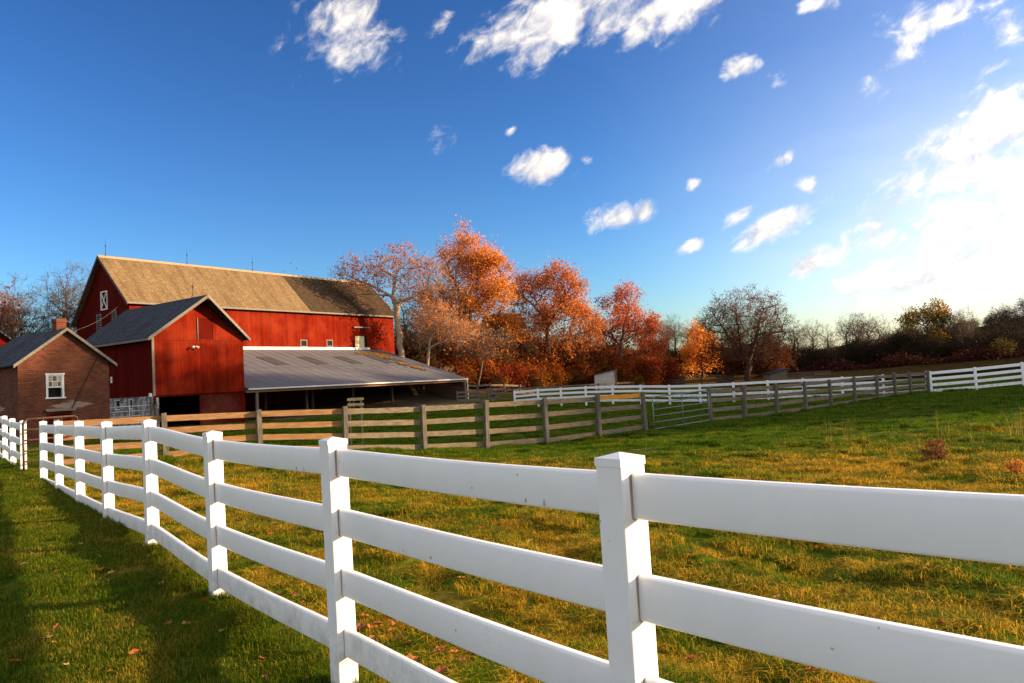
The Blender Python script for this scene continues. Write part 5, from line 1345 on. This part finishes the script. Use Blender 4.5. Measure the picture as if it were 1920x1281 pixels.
scatter(bush_kind(67, 3.2, 1.8, 'l_olive', 1300, 'dull olive bush before the dark wood', 'yellow_bush', 'shrub', 'shrubs of the field edge', .22), [(77.5, 120, 1.1)])
# dark red brush along the field edge: one mass of weeds
def field_edge_brush():
    rg = np.random.default_rng(3); n = 26000
    t = rg.random(n); x = 22 + 64 * t; y = 158 - 44 * t ** 1.2 + rg.normal(0, 2.2, n) - 3
    z = ground_smooth(x, y) + np.abs(rg.normal(0, .75, n)) * (0.8 + .5 * np.sin(x * .7))
    V, F, rn = leaf_mesh(rg, np.stack([x, y, z], 1), .3)
    M['l_wine'] = m_leaves('wine_red_brush', [(0.0, (0.016, 0.006, 0.005)), (0.5, (0.042, 0.011, 0.008)), (1.0, (0.075, 0.024, 0.013))], .2)
    tag(obj('field_edge_brush', fast_mesh('field_edge_brush', V, F, False, rn), M['l_wine']), 'dark red weeds along the far edge of the field', 'brush', kind='stuff')
field_edge_brush()
# the same wood goes on to the right of the view, growing taller up the slope; it throws the long shade over the paddocks
tall = []
for i in range(30):
    t = i / 29; y = 37 + 64 * t; x = 74 + 3 * math.sin(i * 2.1) + max(0, y - 76) * .7
    tall.append((x, y, (1.34 if y < 50 else 1.29 if y < 64 else 1.18 if y < 84 else 1.05) * R5.uniform(.93, 1.07)))
scatter(bush_kind(68, 18.5, 4.0, 'l_dusk', 16000, 'tall dense brown tree of the wood beside the paddocks', 'woodland_tree', 'tree', 'tall trees beside the paddocks', .38, pts=200, spread=.7), tall)

# ------------------------------------------------------------------ grass
def blades(rng, n, rad_, h0, h1, w, lean, curl=0.5):
    a = rng.random(n) * 2 * math.pi; r = rad_ * np.sqrt(rng.random(n)); bx, by = r * np.cos(a), r * np.sin(a)
    h = rng.uniform(h0, h1, n); th = rng.random(n) * 2 * math.pi; ln = np.abs(rng.normal(0, lean, n)) * h
    dx, dy = np.cos(th), np.sin(th); wx, wy = -dy * w, dx * w
    z0 = np.full(n, -0.015)
    mid = np.stack([bx + dx * ln * .35, by + dy * ln * .35, h * .6], 1); tip = np.stack([bx + dx * ln, by + dy * ln, h * (1 - curl * np.minimum(1, ln / h) * .6)], 1)
    W = np.stack([wx, wy, np.zeros(n)], 1); B = np.stack([bx, by, z0], 1)
    V = np.stack([B - W, B + W, mid + W * .75, mid - W * .75, tip], 1).reshape(-1, 3)
    o = (np.arange(n) * 5)[:, None]
    F = np.concatenate([o + np.array([[0, 1, 2]]), o + np.array([[0, 2, 3]]), o + np.array([[3, 2, 4]])], 1).reshape(-1, 3)
    return V, F, np.repeat(rng.random(n), 3)

def m_grass(name, green, dry, dry_amt):
    t = NT(name); w = t.world()
    big, mid = t.noise(w, 0.22, 4, 0.6), t.noise(w, 1.7, 5, 0.6)
    r = t.attr('rnd')
    g = t.ramp(r, [(0.0, green[0]), (0.6, green[1]), (1.0, green[2])]); d = t.ramp(r, [(0.0, dry[0]), (1.0, dry[1])])
    f = t.math('ADD', t.math('MULTIPLY', big, .45), t.math('MULTIPLY', mid, .55))
    f = t.math('ADD', f, t.math('MULTIPLY', t.math('SUBTRACT', r, .5), .22))
    sp = t.new('ShaderNodeSeparateXYZ'); t.link(w, sp.inputs[0])
    gr = t.new('ShaderNodeMapRange'); gr.inputs['From Min'].default_value = 15; gr.inputs['From Max'].default_value = 23; gr.inputs['To Max'].default_value = 0.17; t.link(sp.outputs[1], gr.inputs['Value'])
    f = t.math('SUBTRACT', f, gr.outputs[0])
    c = t.mix(t.ramp(f, [(dry_amt, (0, 0, 0)), (dry_amt + .13, (1, 1, 1))]), g, d)
    t.base(c, 0.7, 0, 0.08); t.translucent(c, 0.45)
    return t.m
M['g_lawn'] = m_grass('lawn_grass', [(0.030, 0.068, 0.002), (0.085, 0.135, 0.005), (0.20, 0.225, 0.009)], [(0.24, 0.17, 0.010), (0.42, 0.30, 0.035)], 0.52)
M['g_past'] = m_grass('pasture_grass', [(0.022, 0.070, 0.002), (0.080, 0.165, 0.004), (0.24, 0.28, 0.008)], [(0.30, 0.17, 0.008), (0.78, 0.47, 0.045)], 0.455)
M['g_dry'] = m_grass('dry_tall_grass', [(0.16, 0.13, 0.02), (0.25, 0.19, 0.04), (0.34, 0.25, 0.06)], [(0.30, 0.20, 0.05), (0.48, 0.34, 0.12)], 0.45)

def instancer(name, patches, V, sc, label, cat):
    col = bpy.data.collections.new(name + '_patches')
    for p in patches: col.objects.link(p)
    me = bpy.data.meshes.new(name); me.vertices.add(len(V)); me.vertices.foreach_set('co', np.ascontiguousarray(V, np.float32).ravel())
    a = me.attributes.new('sc', 'FLOAT', 'POINT'); a.data.foreach_set('value', np.ascontiguousarray(sc, np.float32)); me.update()
    o = obj(name, me)
    ng = bpy.data.node_groups.new(name, 'GeometryNodeTree')
    ng.interface.new_socket('Geometry', in_out='INPUT', socket_type='NodeSocketGeometry'); ng.interface.new_socket('Geometry', in_out='OUTPUT', socket_type='NodeSocketGeometry')
    N, L = ng.nodes, ng.links
    gi, go, ip, ci = N.new('NodeGroupInput'), N.new('NodeGroupOutput'), N.new('GeometryNodeInstanceOnPoints'), N.new('GeometryNodeCollectionInfo')
    ci.inputs['Collection'].default_value = col; ci.inputs['Separate Children'].default_value = True; ci.inputs['Reset Children'].default_value = True
    ip.inputs['Pick Instance'].default_value = True
    rv = N.new('FunctionNodeRandomValue'); rv.data_type = 'FLOAT_VECTOR'; rv.inputs['Max'].default_value = (0, 0, 6.283); rv.inputs['Min'].default_value = (0, 0, 0)
    na = N.new('GeometryNodeInputNamedAttribute'); na.data_type = 'FLOAT'; na.inputs['Name'].default_value = 'sc'
    L.new(gi.outputs[0], ip.inputs['Points']); L.new(ci.outputs[0], ip.inputs['Instance']); L.new(rv.outputs[0], ip.inputs['Rotation']); L.new(na.outputs[0], ip.inputs['Scale']); L.new(ip.outputs[0], go.inputs[0])
    md = o.modifiers.new('scatter', 'NODES'); md.node_group = ng
    return tag(o, label, cat, kind='stuff')

def patch_objs(name, mat, variants, seed):
    out = []
    for i, kw in enumerate(variants):
        rng = np.random.default_rng(seed + i); V, F, rn = blades(rng, **kw)
        me = fast_mesh(name, V, F, False, rn); me.materials.append(mat); out.append(bpy.data.objects.new(name, me))
    return out

def polar(rng, r0, r1, a0, a1, dens):
    area = .5 * (rad(a1) - rad(a0)) * (r1 * r1 - r0 * r0); n = int(area * dens)
    r = np.sqrt(rng.random(n) * (r1 * r1 - r0 * r0) + r0 * r0); a = np.radians(rng.uniform(a0, a1, n))
    return r * np.sin(a), r * np.cos(a)

def grass():
    rng = np.random.default_rng(2)
    lawn = patch_objs('lawn_patch', M['g_lawn'], [dict(n=300, rad_=.16, h0=.015, h1=.042, w=.0019, lean=1.0)] * 3 + [dict(n=260, rad_=.16, h0=.02, h1=.055, w=.002, lean=1.1)], 10)
    past = patch_objs('pasture_patch', M['g_past'], [dict(n=300, rad_=.18, h0=.02, h1=.06, w=.0022, lean=1.5)] * 3 + [dict(n=300, rad_=.13, h0=.03, h1=.085, w=.0022, lean=2.2, curl=.9), dict(n=240, rad_=.10, h0=.03, h1=.10, w=.0022, lean=2.0, curl=.9)], 30)
    tall = patch_objs('edge_patch', M['g_lawn'], [dict(n=90, rad_=.10, h0=.03, h1=.10, w=.0024, lean=1.2)] * 3, 50)
    lx, ly, ls, px, py, ps = [], [], [], [], [], []
    for r0, r1, dens, s in ((1.0, 7, 44, 1.0), (7, 13, 30, 1.2), (13, 26, 14, 1.55), (26, 48, 4.0, 2.1), (48, 75, 1.4, 2.4)):
        x, y = polar(rng, r0, r1, -47, 47, dens); sd = fence_side(x, y)
        sc = s * rng.uniform(.75, 1.25, len(x))
        k = sd < 0.12
        # the farm yard and the buildings stay free of grass
        bx = (x - B0[0]) * ex[0] + (y - B0[1]) * ex[1]; by = (x - B0[0]) * ey[0] + (y - B0[1]) * ey[1]
        free = ~((bx > -6) & (bx < 34) & (by > -3.5)) & ~((np.hypot(x + 19, y - 34) < 4.2)) & (x > -26)
        a = k & free; b = ~k & free
        lx.append(x[a]); ly.append(y[a]); ls.append(sc[a])
        hum = fbm(x / .9, y / .9, 21)
        b &= ~((np.hypot((x - 5.6) / 1.6, y - 28.0) < 1.0))
        px.append(x[b]); py.append(y[b]); ps.append((sc * (.40 + 1.15 * hum) * np.clip(.45 + sd / 2.0, .45, 1))[b])
    def fin(x, y, s): x, y, s = np.concatenate(x), np.concatenate(y), np.concatenate(s); return np.stack([x, y, ground(x, y)], 1), s
    V, s = fin(lx, ly, ls); instancer('lawn_grass', lawn, V, s, 'short mown lawn grass on the near side of the white fence', 'grass')
    V, s = fin(px, py, ps); instancer('pasture_grass', past, V, s, 'uneven green and golden pasture grass behind the white fence', 'grass')
    # unmown tufts along both feet of the fences
    t = rng.uniform(-2, 24, 620); off = rng.normal(0, .07, 620)
    x = FENCE_P[0] + FENCE_U[0] * t + FENCE_U[1] * off; y = FENCE_P[1] + FENCE_U[1] * t - FENCE_U[0] * off
    ex_, ey_ = [x], [y]
    for Ls in (WOOD_L, WOOD_R, WHITE_R, WHITE_M):
        for a, b in zip(Ls[:-1], Ls[1:]):
            u = rng.random(22); ex_.append(a[0] + (b[0] - a[0]) * u + rng.normal(0, .12, 22)); ey_.append(a[1] + (b[1] - a[1]) * u + rng.normal(0, .12, 22))
    x, y = np.concatenate(ex_), np.concatenate(ey_)
    instancer('fence_edge_grass', tall, np.stack([x, y, ground(x, y)], 1), rng.uniform(.6, 1.25, len(x)) * np.where(np.hypot(x, y) > 30, 1.9, 1.0), 'longer unmown grass along the feet of the fences', 'grass')
grass()

# dry tall grass clumps in the pasture
def clump(seed, n, h0, h1):
    rng = np.random.default_rng(seed); V, F, rn = blades(rng, n, .16, h0, h1, .0045, .42, .5)
    return fast_mesh('dry_grass_clump', V, F, False, rn)
CL = [clump(70 + i, 15, .2, .85) for i in range(3)]
for i, (x, y, s) in enumerate([(7.9, 19.3, 1.05), (8.3, 19.1, .9), (10.3, 18.4, 1.15), (10.6, 17.9, .9), (11.6, 17.7, 1.1), (12.3, 18.6, 1.2), (9.3, 18.9, .6), (9.0, 17.2, .6), (6.8, 17.9, .5), (11.0, 16.4, .7), (12.6, 16.6, .8), (8.6, 15.8, .45), (10.0, 14.6, .5), (9.8, 16.2, .5)]):
    o = obj('dry_grass_clump', CL[i % 3], M['g_dry'], None, (x, y, gz(x, y) - .02), (0, 0, i * 1.3)); o.scale = (s, s, s)
    tag(o, 'clump of tall dry yellow grass standing in the pasture', 'grass clump', 'dry grass clumps in the pasture')
for i, (x, y, s) in enumerate([(-1.2, 13.4, .42), (-1.6, 14.5, .45), (-.6, 13.8, .35), (-7.8, 17.6, .5), (-7.2, 17.9, .45)]):
    o = obj('weed_clump', CL[(i + 1) % 3], M['g_dry'], None, (x, y, gz(x, y) - .02), (0, 0, i * 2.1)); o.scale = (s, s, s)
    tag(o, 'low straw coloured weed clump between the white fence and the board fence', 'weed clump', 'weed clumps near the fences')
M['l_shrub'] = m_leaves('crimson_shrub_leaves', [(0.0, (0.08, 0.012, 0.012)), (0.5, (0.22, 0.035, 0.028)), (1.0, (0.34, 0.08, 0.045))], .3)
s_ = bush_kind(81, 3.2, 1.2, 'l_shrub', 520, 'small wine red shrub in the golden pasture grass', 'red_shrub', 'shrub', None, .2, pts=60, spread=.2); put(s_, 7.97, 14.6, 0, .165)
s_ = bush_kind(82, 3.0, 1.0, 'l_rust', 500, 'small orange brown weed bush in the pasture near the white fence', 'orange_weed', 'shrub', None, .2, pts=50, spread=.2); put(s_, 7.7, 11.9, 0, .12)

# fallen leaves
def m_fallen(name, a, b):
    t = NT(name); c = t.ramp(t.random(), [(0.0, a), (1.0, b)]); t.base(c, .7, 0, .2); t.translucent(c, .2); return t.m
def leaf_shape(seed, lobes):
    r = random.Random(seed); vs, fs = [(0, 0, .012)], []
    n = 14
    for i in range(n):
        a = 2 * math.pi * i / n; q = .5 + (.13 * math.cos(lobes * a) if lobes else 0) + r.uniform(-.05, .05)
        x, y = math.cos(a) * q, math.sin(a) * q * (.75 if lobes else .42)
        vs.append((x, y, .02 + .55 * abs(y) + .28 * x * x + r.uniform(-.05, .10)))
    fs = [(0, 1 + i, 1 + (i + 1) % n) for i in range(n)]
    vs += [(-.5, .012, .02), (-.5, -.012, .02), (-.85, 0, .08)]; fs.append((n + 1, n + 2, n + 3))
    me = bpy.data.meshes.new('fallen_leaf'); me.from_pydata(vs, [], fs); me.update(); return me
LEAF = {}
for cname, a, b in (('orange', (.28, .075, .022), (.42, .14, .04)), ('brown', (.14, .045, .02), (.26, .10, .045)), ('tan', (.36, .22, .10), (.52, .36, .18)), ('yellow', (.36, .21, .03), (.46, .30, .06))):
    m = m_fallen('fallen_leaf_' + cname, a, b)
    for v, lob in enumerate((0, 5, 5)):
        me = leaf_shape(v + 3, lob); me.materials.append(m); LEAF[cname, v] = me
R6 = random.Random(6)
def fallen(x, y, cname, s, where):
    o = obj('fallen_leaf', LEAF[cname, R6.randrange(3)], None, None, (x, y, gz(x, y) + (.022 if where == 'lawn' else .035)), (R6.uniform(-.35, .35), R6.uniform(-.35, .35), R6.uniform(0, 6.28))); o.scale = (s, s, s)
    tag(o, 'fallen %s leaf lying on the %s' % (cname, 'mown lawn beside the white fence' if where == 'lawn' else 'pasture grass behind the white fence'), 'leaf', 'fallen leaves on the ' + where)
nl = npn = 0
while nl < 90:
    r, a = R6.uniform(2.6, 11) ** 1.0, rad(R6.uniform(-36, 4)); x, y = r * math.sin(a), r * math.cos(a)
    if fence_side(x, y) > -.1: continue
    fallen(x, y, R6.choice(['orange', 'orange', 'brown', 'tan', 'yellow', 'brown']), R6.uniform(.045, .08), 'lawn'); nl += 1
while npn < 120:
    r, a = R6.uniform(3.0, 12), rad(R6.uniform(-22, 30)); x, y = r * math.sin(a), r * math.cos(a)
    if fence_side(x, y) < .15: continue
    if R6.random() > math.exp(-max(0, fence_side(x, y) - .8) / 1.6): continue
    fallen(x, y, R6.choice(['orange', 'brown', 'brown', 'orange', 'tan']), R6.uniform(.045, .085), 'pasture'); npn += 1
for cx, cy in ((-.86, 5.7), (-1.18, 5.67), (-.5, 5.2), (1.6, 4.3), (.8, 4.4)):
    for _ in range(7): fallen(cx + R6.gauss(0, .13), cy + R6.gauss(0, .13), R6.choice(['brown', 'brown', 'orange']), R6.uniform(.06, .095), 'pasture')
def tiny_leaves():
    rng = np.random.default_rng(9); x, y = polar(rng, 5, 40, -36, 34, 2.2)
    keep = rng.random(len(x)) < np.where(fence_side(x, y) > 0, .45 * np.exp(-np.hypot(x + 2, y - 9) / 9) + .03, .35); x, y = x[keep], y[keep]
    V, F, rn = leaf_mesh(rng, np.stack([x, y, ground(x, y) + .035], 1), .06)
    tag(obj('leaf_scatter', fast_mesh('leaf_scatter', V, F, False, rn), M['l_oak']), 'small fallen leaves scattered over the grass', 'leaves', kind='stuff')
tiny_leaves()

# a flat stick in the pasture, birds over the barn
mb = MB(); mb.bar((-.5, 0, .03), (.45, .1, .05), .035, 6, .02); mb.bar((.1, .05, .04), (.35, .3, .06), .02, 5, .008)
o = mb.build('stick', M['bark']); o.location = (3.65, 21.4, gz(3.65, 21.4) + .02); tag(o, 'grey broken branch lying in the green pasture', 'branch')
def bird_mesh():
    mb = MB(); mb.bar((-.14, 0, 0), (.02, 0, .01), .02, 6, .045); mb.bar((.02, 0, .01), (.16, 0, .02), .045, 6, .012)
    for s in (-1, 1): mb.add([(.06, .03 * s, .02), (-.06, .03 * s, .02), (-.05, .2 * s, .11), (.03, .2 * s, .12), (-.06, .40 * s, .05)], [(0, 1, 2, 3), (3, 2, 4)])
    mb.add([(-.14, 0, 0), (-.26, .05, 0), (-.26, -.05, 0)], [(0, 1, 2)])
    return mb.mesh('bird')
BIRD = bird_mesh()
for i, (az, el) in enumerate([(-16.6, 8.9), (-16.1, 9.5), (-15.7, 9.1), (-15.2, 8.9), (-15.0, 8.5), (-16.0, 8.5), (-15.5, 8.2), (-14.9, 8.1), (-14.4, 9.0)]):
    d = 150.0; o = obj('bird', BIRD, M['black'], None, (d * math.tan(rad(az)), d, 1.8 + d * math.tan(rad(el)) * 1.03), (0, R6.uniform(-.3, .3), R6.uniform(0, 6.28)))
    tag(o, 'small dark bird flying in the flock above the barn roof', 'bird', 'flock of birds above the barn')

# blue bucket in the far pen
def bucket():
    x, y = -2.1, 75.5; z = gz(x, y)
    root = empty('bucket', (x, y, z), 0, 'small blue bucket on the ground by the pen fence', 'bucket')
    M['blue'] = m_plain('blue_plastic', (0.03, 0.06, 0.35), .4, 0, .15)
    mb = MB(); n = 14; ro, ri = [(0.19, 0), (0.25, .38)], [(0.235, .38), (0.175, .02)]
    prof = ro + ri; vs = [(r * math.cos(2 * math.pi * i / n), r * math.sin(2 * math.pi * i / n), h) for r, h in prof for i in range(n)]
    fs = [(k * n + i, k * n + (i + 1) % n, (k + 1) * n + (i + 1) % n, (k + 1) * n + i) for k in range(3) for i in range(n)] + [tuple(range(n))[::-1], tuple(range(3 * n, 4 * n))]
    mb.add(vs, fs); mb.build('pail', M['blue'], root, True)
    mb = MB(); mb.pipe([(.25 * math.cos(a), 0, .36 + .2 * math.sin(a)) for a in [math.pi * i / 10 for i in range(11)]], .008, 5); mb.build('handle', M['galv'], root)
bucket()
